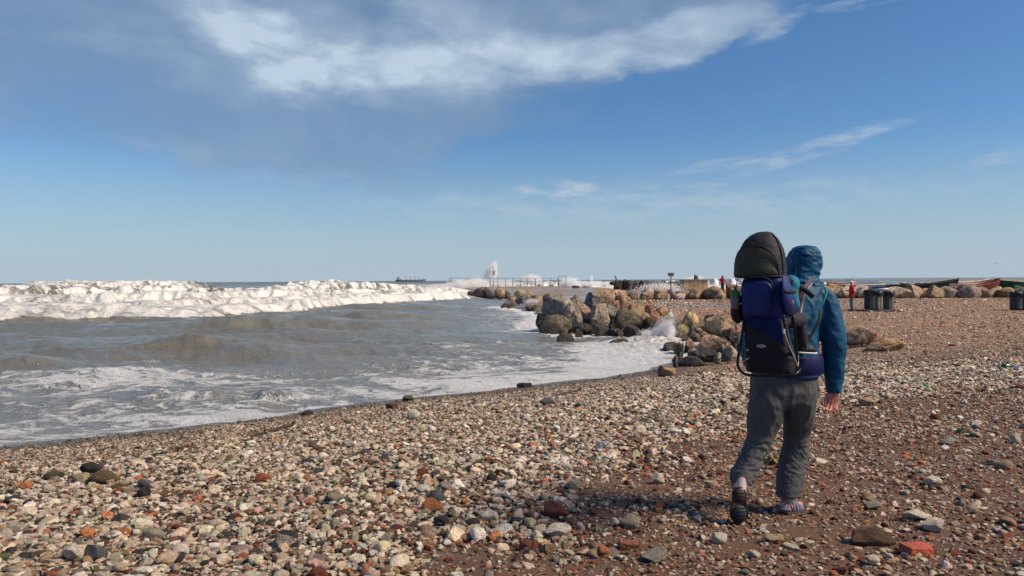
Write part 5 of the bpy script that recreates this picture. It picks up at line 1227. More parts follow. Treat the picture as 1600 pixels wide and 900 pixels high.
for j in range(28):
    for i in range(12): bm.faces.new((GR[j][i], GR[j + 1][i], GR[j + 1][i + 1], GR[j][i + 1]))
rim = [GR[j][12].co.copy() for j in range(29)]
r_ = bmesh.ops.solidify(bm, geom=list(bm.faces), thickness=0.010)
pan = cpart('canopy_panel', bm, M_OLIVE, canopy)
bm = bmesh.new(); tube(bm, [dome_pt(math.radians(-105 - 64), 0.603, .010)] + rim + [dome_pt(math.radians(-105 + 64), 0.603, .010)], 0.005, 8); cpart('piping', bm, M_BLACK, canopy)
bm = bmesh.new(); tube(bm, [dome_pt(math.radians(a), 0.600, .006) for a in range(-200, 30, 8)], 0.008, 8)
tube(bm, [dome_pt(math.radians(-22), c, .003) for c in np.linspace(0.60, 0.87, 16)], 0.004, 6); cpart('seam', bm, M_BLACK, canopy)
# upper pack
bm = bmesh.new()
loft(bm, [kring(-.14, .115, .03, .17, .330), kring(-.158, .124, .012, .19, .345), kring(-.165, .128, -.004, .20, .38), kring(-.166, .126, -.012, .20, .45), kring(-.162, .122, -.008, .20, .53), kring(-.156, .118, .006, .19, .575), kring(-.14, .10, .03, .17, .598)], 40)
me_u = remesh(bm, 0.007, 3); displace(me_u, lambda V, N: 0.006 * cloth_noise(V, 6, (1, 1, 1), 41, 2)); upper = cpart('upper_bag', me_u, M_BLUE)
bm = bmesh.new()                                        # bulging pocket on its back
def arch_ring(hw, z0, z1, b, n=36):
    pts = []; cx_ = -0.045
    for q in range(n):
        a = 2 * math.pi * q / n; ca, sa = math.cos(a), math.sin(a); pts.append(K(cx_ + hw * math.copysign(abs(ca) ** .5, ca), b, (z0 + z1) / 2 + (z1 - z0) / 2 * math.copysign(abs(sa) ** .55, sa)))
    return pts
lay = [arch_ring(.098, .362, .572, .0), arch_ring(.098, .362, .572, -.020), arch_ring(.094, .368, .567, -.030), arch_ring(.075, .39, .55, -.040), arch_ring(.04, .43, .51, -.045), arch_ring(.006, .468, .472, -.046)]
vv = [[bm.verts.new(p) for p in l] for l in lay]
for i in range(len(vv) - 1):
    for j in range(36): bm.faces.new((vv[i][j], vv[i + 1][j], vv[i + 1][(j + 1) % 36], vv[i][(j + 1) % 36]))
bm.faces.new(vv[-1]); bmesh.ops.recalc_face_normals(bm, faces=list(bm.faces)); cpart('pocket', bm, M_BLUE, upper)
bm = bmesh.new(); tube(bm, spline([Kp(1160, 447, -.024), Kp(1163, 438, -.028), Kp(1173, 433.5, -.030), Kp(1193, 433.5, -.030), Kp(1204, 439, -.030), Kp(1208, 449, -.030), Kp(1209, 459, -.029)], 6), 0.0055, 8); cpart('zip', bm, M_BLACK, upper)
bm = bmesh.new()                                        # lighter side wing
A = [Ks(1221, 431, .128), Ks(1228, 431, .128), Ks(1247.5, 491, .128), Ks(1228, 493, .128), Ks(1222, 470, .128)]
va = [bm.verts.new(p) for p in A]; vb = [bm.verts.new(p + HR * 0.014) for p in A]; bm.faces.new(vb); bm.faces.new(va[::-1])
for i in range(5): bm.faces.new((va[i], va[(i + 1) % 5], vb[(i + 1) % 5], vb[i]))
bmesh.ops.recalc_face_normals(bm, faces=list(bm.faces)); bmesh.ops.bevel(bm, geom=list(bm.edges), offset=.004, segments=2, affect='EDGES'); cpart('side_wing', bm, M_BLUE, upper)
bm = bmesh.new(); tube(bm, [Ks(1226, 455, .146), Ks(1235, 456, .148), Ks(1244, 456, .146)], .011, 8, 0.35, up=HR); cpart('compression_strap', bm, M_BLACK, upper)
# left mesh pocket and the lower bag
bm = bmesh.new(); ellipsoid(bm, K(-.19, .07, .385), .046, .075, .085, Mh, 20); ellipsoid(bm, K(-.175, .06, .43), .036, .070, .06, Mh, 20); mp_ = cpart('bottle_pocket', remesh(bm, .008, 3), M_BLACK)
bm = bmesh.new()
loft(bm, [kring(-.125, .150, .03, .20, .008), kring(-.140, .170, .012, .225, .02), kring(-.145, .165, .004, .23, .10), kring(-.145, .140, .0, .22, .20), kring(-.146, .120, .004, .20, .30), kring(-.14, .11, .02, .19, .345)], 40)
me_l = remesh(bm, 0.007, 3); displace(me_l, lambda V, N: 0.007 * cloth_noise(V, 6, (1, 1, 1), 51, 2)); lower = cpart('lower_bag', me_l, M_BLACK)
bm = bmesh.new(); top_ = []; bot_ = []                  # blue diagonal panel on the lower bag
for q in range(17):
    s_ = q / 16; xp = 1168 + s_ * (1221 - 1168); top_.append(Kp(xp, 497, 0, .004)); yb = np.interp(xp, [1168, 1175, 1190, 1205, 1221], [510, 512.5, 518.5, 527, 541]); bot_.append(Kp(xp + s_ * 4, yb, 0, .006))
rows = [[bm.verts.new(a.lerp(b, u_ / 5) - HD * 0.010 * math.sin(math.pi * (0.2 + 0.8 * u_ / 5))) for a, b in zip(top_, bot_)] for u_ in range(6)]
for i in range(5):
    for j in range(16): bm.faces.new((rows[i][j], rows[i][j + 1], rows[i + 1][j + 1], rows[i + 1][j]))
bmesh.ops.solidify(bm, geom=list(bm.faces), thickness=-0.012); bmesh.ops.recalc_face_normals(bm, faces=list(bm.faces)); cpart('diagonal_panel', bm, M_BLUE, lower)
bm = bmesh.new(); cc = Kp(1189, 541, 0, .014); loft(bm, [(cc + HD * .006, HR * .031, UP * .0125), (cc, HR * .031, UP * .0125), (cc - HD * .003, HR * .028, UP * .010)], 24); cpart('badge', bm, M_LOGO, lower)
# tubular frame
fr = [];
def ktube(name, pts, r, mat, k_=5, parent=None, flat=1.0, up=UP): bm = bmesh.new(); tube(bm, spline(pts, k_), r, 10, flat, up); return cpart(name, bm, mat, parent)
ktube('frame_tube', [Kp(1163, 497, .05), Kp(1160, 520, .02), Kp(1155, 548, -.01), Kp(1152.5, 566, -.03), Kp(1155.5, 577, -.035), Kp(1163, 584, -.035), Kp(1176, 586.5, -.035), Kp(1205, 587, -.035), Kp(1236, 586.5, -.03), Kp(1246, 582, 0.0), Kp(1250, 576, .05)], .0095, M_TUBE)
ktube('frame_tube', [Ks(1224, 493, .15), Ks(1230, 530, .155), Ks(1240, 562, .16), Ks(1249, 584, .165)], .009, M_TUBE)
ktube('frame_tube', [Ks(1239, 493, .142), Ks(1243, 530, .15), Ks(1249, 584, .165)], .008, M_TUBE)
ktube('adjuster_strap', [Ks(1226, 519, .163), Ks(1232, 538, .168), Ks(1240, 556, .175), Ks(1246.5, 572, .178)], .0035, M_SILVER)
ktube('adjuster_strap', [Ks(1247, 556, .178), Ks(1247.5, 565, .178), Ks(1246.5, 573, .178)], .0028, M_SILVER)
ktube('adjuster_strap', [Kp(1160.5, 565, -.03), Kp(1165, 562, -.04), Kp(1170, 559.5, -.03)], .0028, M_SILVER)
bm = bmesh.new(); box(bm, Ks(1225, 518, .165), .012, .008, .030, Mh, .002); box(bm, Kp(1163.5, 521, .03), .008, .008, .028, Mh, .002); cpart('buckle', bm, M_WHITE)
bm = bmesh.new(); box(bm, Kp(1168, 547, -.01), .016, .010, .014, Mh, .002); box(bm, Ks(1227, 499, .16), .010, .006, .008, Mh, .001); box(bm, Ks(1227.5, 504, .16), .008, .006, .006, Mh, .001); cpart('buckle', bm, M_LOGO)
ktube('cord', [Kp(1160, 500, 0), Kp(1155, 497.5, -.01), Kp(1151, 502, -.01), Kp(1150, 510, -.01), Kp(1152, 515, -.01)], .003, M_BLACK)
ktube('cord', [Kp(1152, 433, .02), Kp(1151, 445, .02), Kp(1149, 455, .03)], .003, M_BLACK)
ktube('cord', [Kp(1152, 448, .0), Kp(1157, 455, -.0), Kp(1160.5, 466, -.0), Kp(1161, 472, 0), Kp(1155, 475, .0), Kp(1145, 476, .02)], .0032, simple('pale_teal_elastic', (0.38, 0.60, 0.60), 0.6))
ktube('cord', [W3(1239, 396, 4.93), W3(1243, 412, 4.93), W3(1244, 424, 4.93), W3(1241, 436, 4.9)], .003, M_BLACK)
# harness on the man
hb = bmesh.new(); R0 = []
for (yy, gx, gd) in ((553, 2.0, 39), (557, 4.5, 42), (570, 5.2, 43), (581, 4.5, 42), (585, 2.2, 39)):
    R0.append(edges_ring(yy, 1189 - gx, 1277.5 + gx, 5.0, gd, 2.4))
loft(hb, R0, 40, caps=False); mh = bpy.data.meshes.new('hip_belt'); bmesh.ops.solidify(hb, geom=list(hb.faces), thickness=0.012); cpart('hip_belt', hb, M_BLUE)
bm = bmesh.new(); c0 = W3(1258, 573, 4.79); tube(bm, [c0 + Vector((math.cos(a) * .009, -0.004, math.sin(a) * .009)) for a in np.linspace(0, 2 * math.pi, 17)], .0018, 6); cpart('belt_ring', bm, M_BLACK)
ktube('shoulder_strap', [W3(1247, 500, 4.80), W3(1250, 482, 4.86), W3(1253, 462, 4.885), W3(1259, 449, 4.90), W3(1268, 440, 4.96), W3(1276, 440, 5.08), W3(1274, 452, 5.24)], .024, M_STRAP, flat=0.32, up=Vector((0, 1, 0.2)))
ktube('strap_piping', [W3(1249.5, 498, 4.79), W3(1253, 480, 4.845), W3(1256.5, 462, 4.87), W3(1263, 450, 4.88), W3(1270, 442, 4.95)], .0022, M_SILVER)
ktube('load_strap', [Ks(1228, 436, .12), W3(1240, 442, 4.78), W3(1250, 449, 4.82), W3(1262, 456, 4.845), W3(1270, 464, 4.87)], .018, M_BLACK, flat=0.35, up=Vector((0, 1, 0.2)))
ktube('load_strap', [W3(1237, 433, 4.86), W3(1243, 444, 4.84), W3(1246, 462, 4.80), W3(1246, 500, 4.76)], .016, M_BLACK, flat=0.5, up=Vector((0, 1, 0)))
ktube('load_strap', [W3(1282, 484, 4.88), W3(1280, 500, 4.85), W3(1270, 520, 4.84), W3(1258, 540, 4.82), W3(1252, 556, 4.80)], .011, M_BLACK, flat=0.35, up=Vector((0, 1, 0)))
ktube('shoulder_strap', [W3(1205, 500, 4.90), W3(1204, 470, 4.92), W3(1208, 448, 4.98), W3(1212, 440, 5.08), W3(1212, 452, 5.26)], .024, M_STRAP, flat=0.32, up=Vector((0, 1, 0.2)))
ktube('cord', [W3(1287, 446.5, 4.975), W3(1291, 452, 4.925), W3(1291.5, 459, 4.91), W3(1288.5, 467, 4.895), W3(1286, 476, 4.89)], .0042, M_GREEN)
ktube('cord', [W3(1278.5, 513, 5.0), W3(1278.5, 520, 5.0), W3(1280, 529, 5.0)], .0095, M_GREEN)
# the bottle in the mesh pocket
bt = empty('bottle', K(-.185, .03, .385)); tag(bt, 'small drink bottle with a bright green cap in the carrier\'s side pocket', 'bottle')
bo = OC * 0 + K(-.195, .005, .0)
def bl(name, prof, mat):
    bm = bmesh.new(); loft(bm, [(K(-.192, .012, z), HR * r_, HD * r_, 2) for r_, z in prof], 20); return world_child(obj(name, bm, mat), bt)
bl('bottle_body', ((.020, .40), (.029, .405), (.030, .43), (.030, .475), (.026, .485)), simple('pink_grey_plastic', (0.19, 0.14, 0.16), 0.4))
bl('cap', ((.026, .472), (.030, .475), (.031, .505), (.022, .512), (.012, .515)), simple('bright_green_plastic', (0.035, 0.22, 0.03), 0.4))
bl('spout', ((.010, .512), (.011, .535), (.006, .542)), simple('grey_plastic', (0.15, 0.16, 0.17), 0.4))

# ================================================================== the child
cb = W3(1232, 500, 4.74); child = empty('person', cb); tag(child, 'small child in a teal top sitting in the carrier, one dark shoe hanging out', 'person')
def chp(name, me, mat, parent=None): 
    o = obj(name, me, mat)
    if parent is None: return world_child(o, child)
    o.parent = parent; o.matrix_parent_inverse = Matrix.Identity(4); return o
bm = bmesh.new(); hcc = K(-.02, .17, .70)
ellipsoid(bm, hcc, .068, .08, .088, Mh, 20); ellipsoid(bm, hcc + HD * .03 - UP * .035, .05, .055, .045, Mh, 16); capsule(bm, hcc + HD * .078 - UP * .01, .008, hcc + HD * .088 - UP * .02, .010, 8)
for s in (-1, 1): ellipsoid(bm, hcc + HR * .068 * s - UP * .01, .009, .016, .022, Mh, 8)
capsule(bm, hcc - UP * .06, .035, K(0, .17, .56), .04); capsule(bm, K(0, .17, .54), .085, K(0, .17, .36), .085)
for s in (-1, 1):
    hip = K(.05 * s, .18, .33); kn = K(.115 * s, .27, .33) if s < 0 else W3(1250, 500, 4.74); an_ = K(.125 * s, .27, .18) if s < 0 else W3(1253, 534, 4.74); capsule(bm, hip, .05, kn, .04); capsule(bm, kn, .035, an_, .024); capsule(bm, an_, .022, an_ + HD * .08 - UP * .015, .018)
    sh_ = K(.09 * s, .17, .54); eb = K(.12 * s, .22, .44); hn_ = K(.07 * s, .31, .46); capsule(bm, sh_, .034, eb, .026); capsule(bm, eb, .025, hn_, .018); capsule(bm, hn_, .018, hn_ + HD * .03 - UP * .01, .014)
    for q in range(4): capsule(bm, hn_ + HD * .03 + UP * (.012 - q * .008), .006, hn_ + HD * .055 + UP * (.012 - q * .009) - HR * s * .01, .005, 6)
    capsule(bm, hn_ + HD * .01 + UP * .01, .006, hn_ + HD * .035 + UP * .028, .005, 6)
chp('body', remesh(bm, .007, 2), M_SKIN)
bm = bmesh.new()
ellipsoid(bm, W3(1236, 444, 4.80), .055, .07, .065); capsule(bm, W3(1233, 452, 4.78), .055, W3(1238, 475, 4.76), .05); capsule(bm, K(0, .17, .53), .095, K(0, .17, .37), .095)
me_t = remesh(bm, .008, 3); displace(me_t, lambda V, N: .006 * cloth_noise(V, 9, (1, 1, 1), 71, 2)); chp('top', me_t, M_TEAL)
bm = bmesh.new(); capsule(bm, K(.05, .17, .33), .065, W3(1250, 500, 4.74), .05); capsule(bm, W3(1250, 500, 4.74), .045, W3(1254, 536, 4.74), .034); capsule(bm, K(-.05, .17, .33), .06, K(-.115, .28, .33), .05); capsule(bm, K(-.115, .28, .33), .045, K(-.12, .28, .20), .034); capsule(bm, K(0, .17, .36), .09, K(0, .17, .33), .09)
me_t = remesh(bm, .008, 3); displace(me_t, lambda V, N: .005 * cloth_noise(V, 9, (1, 1, 2), 72, 2)); chp('leggings', me_t, M_DKTR)
def shoe(px0, Yq, main=True):
    heel = W3(1249, 543, Yq); toe = W3(1275, 544, Yq + 0.03)
    if not main: off = K(-.12, .28, .19) - W3(1254, 540, Yq); heel += off; toe += off
    ax = (toe - heel); L_ = ax.length; ax.normalize(); sd_ = ax.cross(UP).normalized(); up_ = sd_.cross(ax); bm = bmesh.new()
    loft(bm, [(heel - ax * .012 + up_ * z_, sd_ * w_, up_ * h_, 2.3) if False else (heel + ax * (L_ * t) + up_ * (h_ - .034), sd_ * w_, up_ * h_, 2.4) for t, w_, h_ in ((-.10, .010, .018), (-.04, .022, .034), (.12, .028, .040), (.32, .030, .036), (.52, .032, .026), (.75, .032, .020), (.93, .024, .015), (1.02, .010, .009))], 20)
    s_ = chp('shoe', bm, M_BLACK)
    bm = bmesh.new(); loft(bm, [(heel + ax * (L_ * t) - up_ * .034, sd_ * w_, up_ * .006, 3) for t, w_ in ((-.12, .010), (-.06, .024), (.2, .030), (.5, .033), (.8, .033), (.98, .024), (1.05, .010))], 16); chp('rubber_edge', bm, M_WHITE, s_)
    if main:
        for q in range(3):
            bm = bmesh.new(); a = heel + ax * (L_ * (.30 + q * .12)); pts = [a - sd_ * -.031 - up_ * .018 - ax * .006, a - sd_ * -.029 + up_ * .004 + ax * .006, a - sd_ * -.020 + up_ * .014 + ax * .012]
            pts = [p if (p - heel).dot(Vector((0, -1, 0))) > 0 else p for p in pts]
            tube(bm, pts, .0022, 6); chp('stripe', bm, M_LOGO, s_)
        bm = bmesh.new(); tube(bm, [heel + up_ * .04 + sd_ * .028 - ax * .006, heel + up_ * .044 + sd_ * .026 + ax * .02, heel + up_ * .052 + sd_ * .020 + ax * .04], .003, 6); chp('cuff_band', bm, M_WHITE, s_)
shoe(1249, 4.74); shoe(1249, 4.74, False)
print('people', time.time() - T0)
# ================================================================== far people
def small_person(px, py_foot, py_head, Y, label, jacket_c, trouser_c, cap=None, pose='arms_up', face=(0, 1)):
    foot = at(px, py_foot, Y); H = at(px, py_head, Y).z - foot.z; s = H / 1.75; o = empty('person', foot); tag(o, label, 'person')
    f = Vector((face[0], face[1], 0)).normalized(); rr_ = Vector((f.y, -f.x, 0)); M_ = Matrix((rr_, f, UP)).transposed()
    def L(a, b, c): return foot + (rr_ * a + f * b + UP * c) * s
    bm = bmesh.new(); ellipsoid(bm, L(0, .02, 1.64), .075 * s, .09 * s, .11 * s, M_, 14); capsule(bm, L(0, .10, 1.63), .012 * s, L(0, .12, 1.61), .014 * s, 6); capsule(bm, L(0, 0, 1.55), .05 * s, L(0, 0, 1.40), .06 * s, 8); capsule(bm, L(0, 0, 1.38), .12 * s, L(0, 0, .95), .12 * s)
    for q in (-1, 1):
        capsule(bm, L(.09 * q, 0, .92), .08 * s, L(.09 * q, .02, .5), .055 * s, 8); capsule(bm, L(.09 * q, .02, .5), .05 * s, L(.10 * q, 0, .08), .035 * s, 8); capsule(bm, L(.10 * q, -.04, .05), .04 * s, L(.12 * q, .14, .035), .035 * s, 8)
        ellipsoid(bm, L(.077 * q, 0, 1.63), .012 * s, .02 * s, .03 * s, M_, 6)
    arms = []
    for q in (-1, 1):
        sh = L(.19 * q, 0, 1.40)
        if pose == 'arms_up': el_, hd_ = L(.27 * q, .12, 1.20), L(.09 * q, .26, 1.50)
        else: el_, hd_ = (L(.25 * q, -.02, 1.12), L(.12 * q, .24, 1.20)) if q > 0 else (L(.26 * q, -.08, 1.12), L(.23 * q, .0, .95))
        arms.append((sh, el_, hd_)); capsule(bm, sh, .045 * s, el_, .035 * s, 8); capsule(bm, el_, .034 * s, hd_, .024 * s, 8); dd = (hd_ - el_).normalized(); sd_ = dd.cross(UP).normalized()
        capsule(bm, hd_, .028 * s, hd_ + dd * .06 * s, .03 * s, 8)
        for k_ in range(4): capsule(bm, hd_ + dd * .06 * s + sd_ * (k_ - 1.5) * .018 * s, .010 * s, hd_ + dd * .13 * s + sd_ * (k_ - 1.5) * .020 * s, .008 * s, 6)
        capsule(bm, hd_ + dd * .02 * s + sd_ * .03 * s, .010 * s, hd_ + dd * .06 * s + sd_ * .055 * s, .008 * s, 6)
    world_child(obj('body', remesh(bm, .016 * s, 1), M_SKIN), o)
    bm = bmesh.new(); loft(bm, [(L(0, .0, c), rr_ * a * s, f * b * s, 2.4) for c, a, b in ((.80, .20, .155), (.95, .205, .16), (1.15, .20, .155), (1.32, .215, .15), (1.42, .19, .13), (1.49, .10, .10), (1.54, .075, .085))], 20)
    for sh, el_, hd_ in arms: capsule(bm, sh, .075 * s, el_, .062 * s, 10); capsule(bm, el_, .060 * s, el_.lerp(hd_, .86), .045 * s, 10)
    if cap is None: ellipsoid(bm, L(0, -.0, 1.66), .115 * s, .125 * s, .14 * s, M_, 14)
    me = remesh(bm, .018 * s, 2); displace(me, lambda V, N: .016 * cloth_noise(V, 5, (1, 1, 1), px, 2)); world_child(obj('jacket', me, simple('red_jacket_cloth', jacket_c, .7, bump_scale=12, bump_d=.01)), o)
    bm = bmesh.new()
    for q in (-1, 1): capsule(bm, L(.085 * q, 0, .90), .115 * s, L(.09 * q, .02, .5), .088 * s, 10); capsule(bm, L(.09 * q, .02, .5), .088 * s, L(.10 * q, -.01, .12), .070 * s, 10)
    me = remesh(bm, .018 * s, 2); displace(me, lambda V, N: .014 * cloth_noise(V, 5, (1, 1, 2), px + 3, 2)); world_child(obj('trousers', me, simple('denim', trouser_c, .85, bump_scale=12, bump_d=.01)), o)
    for q in (-1, 1): bm = bmesh.new(); capsule(bm, L(.10 * q, -.06, .05), .055 * s, L(.12 * q, .15, .04), .048 * s, 10); world_child(obj('shoe', bm, M_BLACK), o)
    if cap:
        bm = bmesh.new(); ellipsoid(bm, L(0, .01, 1.69), .095 * s, .11 * s, .085 * s, M_, 14); c_ = world_child(obj('cap', bm, simple('white_cap_cloth', cap, .8)), o)
        bm = bmesh.new(); ellipsoid(bm, L(0, .13, 1.675), .07 * s, .08 * s, .012 * s, M_, 10); cb_ = obj('peak', bm, c_.data.materials[0]); cb_.parent = c_; cb_.matrix_parent_inverse = Matrix.Identity(4)
    return o, L
pf = hit(1331, 486)
o1, L1 = small_person(1331, 485.5, 439.5, pf.y, 'person in a red jacket, blue jeans and white cap standing beside three litter bins', (0.42, 0.018, 0.022), (0.12, 0.17, 0.23), cap=(0.72, 0.72, 0.72), pose='hold', face=(-0.95, 0.3))
pj = small_person(1129, 455, 431, 67.5, 'distant person in a red jacket and dark trousers standing on the stone row', (0.33, 0.016, 0.024), (0.035, 0.045, 0.07), pose='arms_up', face=(0.1, 1))

# ================================================================== bins
M_BING = simple('grey_weathered_slats', (0.115, 0.11, 0.105), .8, bump_scale=9, bump_d=.01, var=.35, vscale=3, bump_stretch=(3, 3, .4))
M_BINT = simple('tan_weathered_slats', (0.30, 0.27, 0.20), .8, bump_scale=9, bump_d=.01, var=.35, vscale=3, bump_stretch=(3, 3, .4))
M_BIND = simple('dark_blue_grey_slats', (0.055, 0.065, 0.08), .7, bump_scale=9, bump_d=.01, var=.3, vscale=3, bump_stretch=(3, 3, .4))
M_BAG = simple('black_bin_liner', (0.012, 0.016, 0.026), .3, bump_scale=14, bump_d=.02)
def bin_(px, py_b, py_t, wpx, Yo, label, mats, bag=True):
    p = hit(px, py_b); p = Vector((p.x, p.y + Yo, 0)); p.x = at(px, py_b, p.y).x; p.z = ground(p.x, p.y); kk = p.y / FPX; R_ = wpx * kk / 2; H_ = (py_b - py_t) * kk
    o = empty('litter_bin', p); tag(o, label, 'litter bin', 'slatted litter bins on the beach')
    bm = bmesh.new(); loft(bm, [(p + UP * z_, Vector((R_ * .82, 0, 0)), Vector((0, R_ * .82, 0))) for z_ in (.02, H_ - .05)], 20); world_child(obj('liner', bm, M_BAG), o)
    n_ = 14; rr0 = R_ * .93
    bm = bmesh.new(); box(bm, (0, 0, 0), R_ * 2 * math.pi / n_ * .80, .035, H_ - .12, None, .008); me = bpy.data.meshes.new('slat'); bm.to_mesh(me); bm.free(); sl = {}
    for q in range(n_):
        a = 2 * math.pi * (q + .5) / n_; mt = mats[0] if math.sin(a) < 0 and len(mats) == 1 else mats[q % len(mats)]
        if mt.name not in sl: m2 = me.copy(); m2.materials.append(mt); sl[mt.name] = m2
        so = bpy.data.objects.new('slat', sl[mt.name]); so.location = (rr0 * math.cos(a), rr0 * math.sin(a), (H_ - .12) / 2 + .05); so.rotation_euler = (0, 0, a + math.pi / 2); link(so, o)
    bm = bmesh.new()
    for z_ in (.10, H_ - .16): tube(bm, [p + Vector((math.cos(a) * R_, math.sin(a) * R_, z_)) for a in np.linspace(0, 2 * math.pi, 25)], .018, 6)
    world_child(obj('hoop', bm, M_TUBE), o)
    if bag:
        bm = bmesh.new(); rs_ = []
        for z_, r0 in ((-.24, 1.10), (-.16, 1.16), (-.06, 1.17), (.0, 1.10), (.015, .96), (-.03, .80)): rs_.append((p + UP * (H_ + z_), Vector((R_ * r0, 0, 0)), Vector((0, R_ * r0, 0))))
        loft(bm, rs_, 30, caps=False); bm.normal_update()
        for v in bm.verts:
            d = v.co - p; an = math.atan2(d.y, d.x); v.co += Vector((math.cos(an), math.sin(an), 0)) * .045 * math.sin(an * 7 + px) * R_ + UP * (.05 * math.sin(an * 5 + px) + .03 * math.sin(an * 11)) * (1 if v.co.z < p.z + H_ - .1 else .4)
        world_child(obj('bin_bag', bm, M_BAG), o)
    return o, p, H_, R_
b1 = bin_(1361, 485, 454.5, 20, .75, 'litter bin at the back left of the group of three, mostly hidden', [M_BIND])
b2 = bin_(1369.5, 486, 455, 17.5, -.25, 'tan and grey slatted litter bin in the middle of the group of three', [M_BINT, M_BING])
b3 = bin_(1386.5, 485.8, 455, 18.5, -.10, 'grey slatted litter bin on the right of the group of three', [M_BING])
b4 = bin_(1587.5, 484.5, 456.5, 17, 0, 'dark litter bin at the right edge of the picture, left one of a pair', [M_BIND])
b5 = bin_(1602.5, 484.5, 456.5, 17, .1, 'dark litter bin cut by the right edge of the picture', [M_BING, M_BIND])
def litter(b, px, py, w, h, mat, label, seed, name='litter_bag'):
    c = at(px, py, b[1].y); kk = c.y / FPX; V, F = rock_np(seed, 3, 5, .18); V = V * np.array([w * kk / 2, .18, h * kk / 2]); me = mesh_np(name, V, F); me.materials.append(mat); o = bpy.data.objects.new(name, me); o.location = c; link(o); tag(o, label, 'litter')
litter(b2, 1377, 451.5, 26, 5, simple('white_paper', (.62, .62, .64), .6), 'crumpled white paper heaped on top of the three bins', 61, 'crumpled_paper')
litter(b2, 1372, 449.5, 24, 5, simple('blue_plastic', (.05, .07, .16), .4), 'blue plastic bag heaped on top of the three bins', 62)
litter(b1, 1360, 449.8, 3.5, 5, simple('pale_cup_plastic', (.6, .55, .55), .5), 'pale cup standing on the left of the heap on the bins', 63, 'cup')
litter(b3, 1389, 450.8, 4, 5.5, simple('cream_box_card', (.50, .42, .28), .7), 'cream carton on the right of the heap on the bins', 64, 'carton')
plat = bmesh.new(); pc = hit(1376, 486.5); box(plat, (pc.x, pc.y + .3, pc.z + .035), 1.75, 1.5, .07, None, .01); tag(obj('bin_platform', plat, M_BIND, smooth=False), 'low dark pallet under the group of three litter bins', 'pallet')

# ================================================================== boats drawn up behind the stone row
def boat(p, L_, B_, D_, rz, mats, label, pitch=0.0, roll=0.0, thwarts=3, sheer=.28, group=None):
    o = empty('rowing_boat', p, rz); o.rotation_euler = (roll, pitch, rz); tag(o, label, 'boat', group)
    n = 15; m_ = 13; V = []; F = []
    def sec(t, u_, ins=0.0):
        w = B_ / 2 * (1 - abs(2 * t - 1) ** 2.6 * (1 if t > .5 else .55)) - ins * .9; w = max(w, .012); dp = D_ * (1 - .35 * abs(2 * t - 1) ** 3); top = D_ + sheer * max(0, (2 * t - 1)) ** 2 + sheer * .45 * max(0, 1 - 2 * t) ** 2
        a = -math.pi / 2 + math.pi * u_ ; y_ = w * math.copysign(abs(math.sin(a)) ** .75, math.sin(a)); z_ = top - (dp + (top - D_) - ins) * math.cos(a) ** .8
        return ((t - .5) * L_ * (1 + .06 * (z_ / D_ - .5)), y_, z_)
    for side in (0, 1):
        for i in range(n):
            for j in range(m_): V.append(sec(i / (n - 1), j / (m_ - 1), .05 * side))
    for side in (0, 1):
        for i in range(n - 1):
            for j in range(m_ - 1):
                q = [side * n * m_ + i * m_ + j, side * n * m_ + (i + 1) * m_ + j, side * n * m_ + (i + 1) * m_ + j + 1, side * n * m_ + i * m_ + j + 1]; F.append(q if not side else q[::-1])
    for j in (0, m_ - 1):
        for i in range(n - 1): F.append([i * m_ + j, (i + 1) * m_ + j, n * m_ + (i + 1) * m_ + j, n * m_ + i * m_ + j])
    for i in (0, n - 1):
        for j in range(m_ - 1): F.append([i * m_ + j, i * m_ + j + 1, n * m_ + i * m_ + j + 1, n * m_ + i * m_ + j])
    h_ = obj('hull', mesh_np('hull', V, F), mats[0], o)
    for s in (0, m_ - 1):
        bm = bmesh.new(); tube(bm, [Vector(sec(i / 20, s / (m_ - 1))) + UP * .02 for i in range(21)], .045, 6); obj('gunwale', bm, mats[1], h_)
    for q in range(thwarts):
        t = .25 + q * .5 / max(1, thwarts - 1); w = abs(sec(t, 0)[1]) * 2; bm = bmesh.new(); box(bm, ((t - .5) * L_, 0, D_ * .78), .22, w * .96, .04); obj('thwart', bm, mats[1], o, smooth=False)
    bm = bmesh.new(); box(bm, (0, 0, -.02), L_ * .86, .06, .10); obj('keel', bm, mats[1], h_, smooth=False)
    return o
def bm_(n, c, r=.6): return simple(n, c, r, bump_scale=5, bump_d=.02, var=.3, vscale=2)
M_HBK, M_HRD, M_HPK, M_HWH, M_HBL, M_HGR, M_WOOD, M_HOR = bm_('black_hull_paint', (.018, .018, .026)), bm_('red_hull_paint', (.16, .035, .03)), bm_('faded_pink_hull_paint', (.48, .36, .30)), bm_('white_hull_paint', (.6, .58, .54)), bm_('navy_hull_paint', (.03, .035, .07)), bm_('green_tarpaulin', (.02, .09, .07)), bm_('weathered_wood', (.22, .16, .11)), bm_('orange_gunwale_paint', (.55, .30, .12))
def bpos(px, py, Y): p = at(px, py, Y); return p
boat(bpos(1443, 453.5, 77), 7.2, 1.5, .62, .03, [M_HBK, M_HBK], 'black rowing boat with its bow raised to the right behind the stone row', pitch=-.055, sheer=.35)
boat(bpos(1388, 453.5, 78), 7.0, 1.5, .50, .02, [M_HBL, M_WOOD], 'long dark navy boat lying behind the three bins and the person in the cap', pitch=0.0, sheer=.10)
boat(bpos(1330, 450.5, 82), 7.2, 1.5, .35, .0, [M_HBK, M_HWH], 'low dark boat lying left of the person in the white cap', pitch=.01, sheer=.1)
boat(bpos(1493, 450.5, 80), 7.4, 1.8, .62, .08, [M_HPK, M_HWH], 'faded pink boat, the left one of two pale boats, behind the stone row', pitch=-.03, sheer=.25)
boat(bpos(1513, 452.5, 77.5), 5.6, 1.7, .55, .12, [M_HWH, M_HPK], 'off white boat in front of the faded pink one', pitch=-.02, sheer=.25)
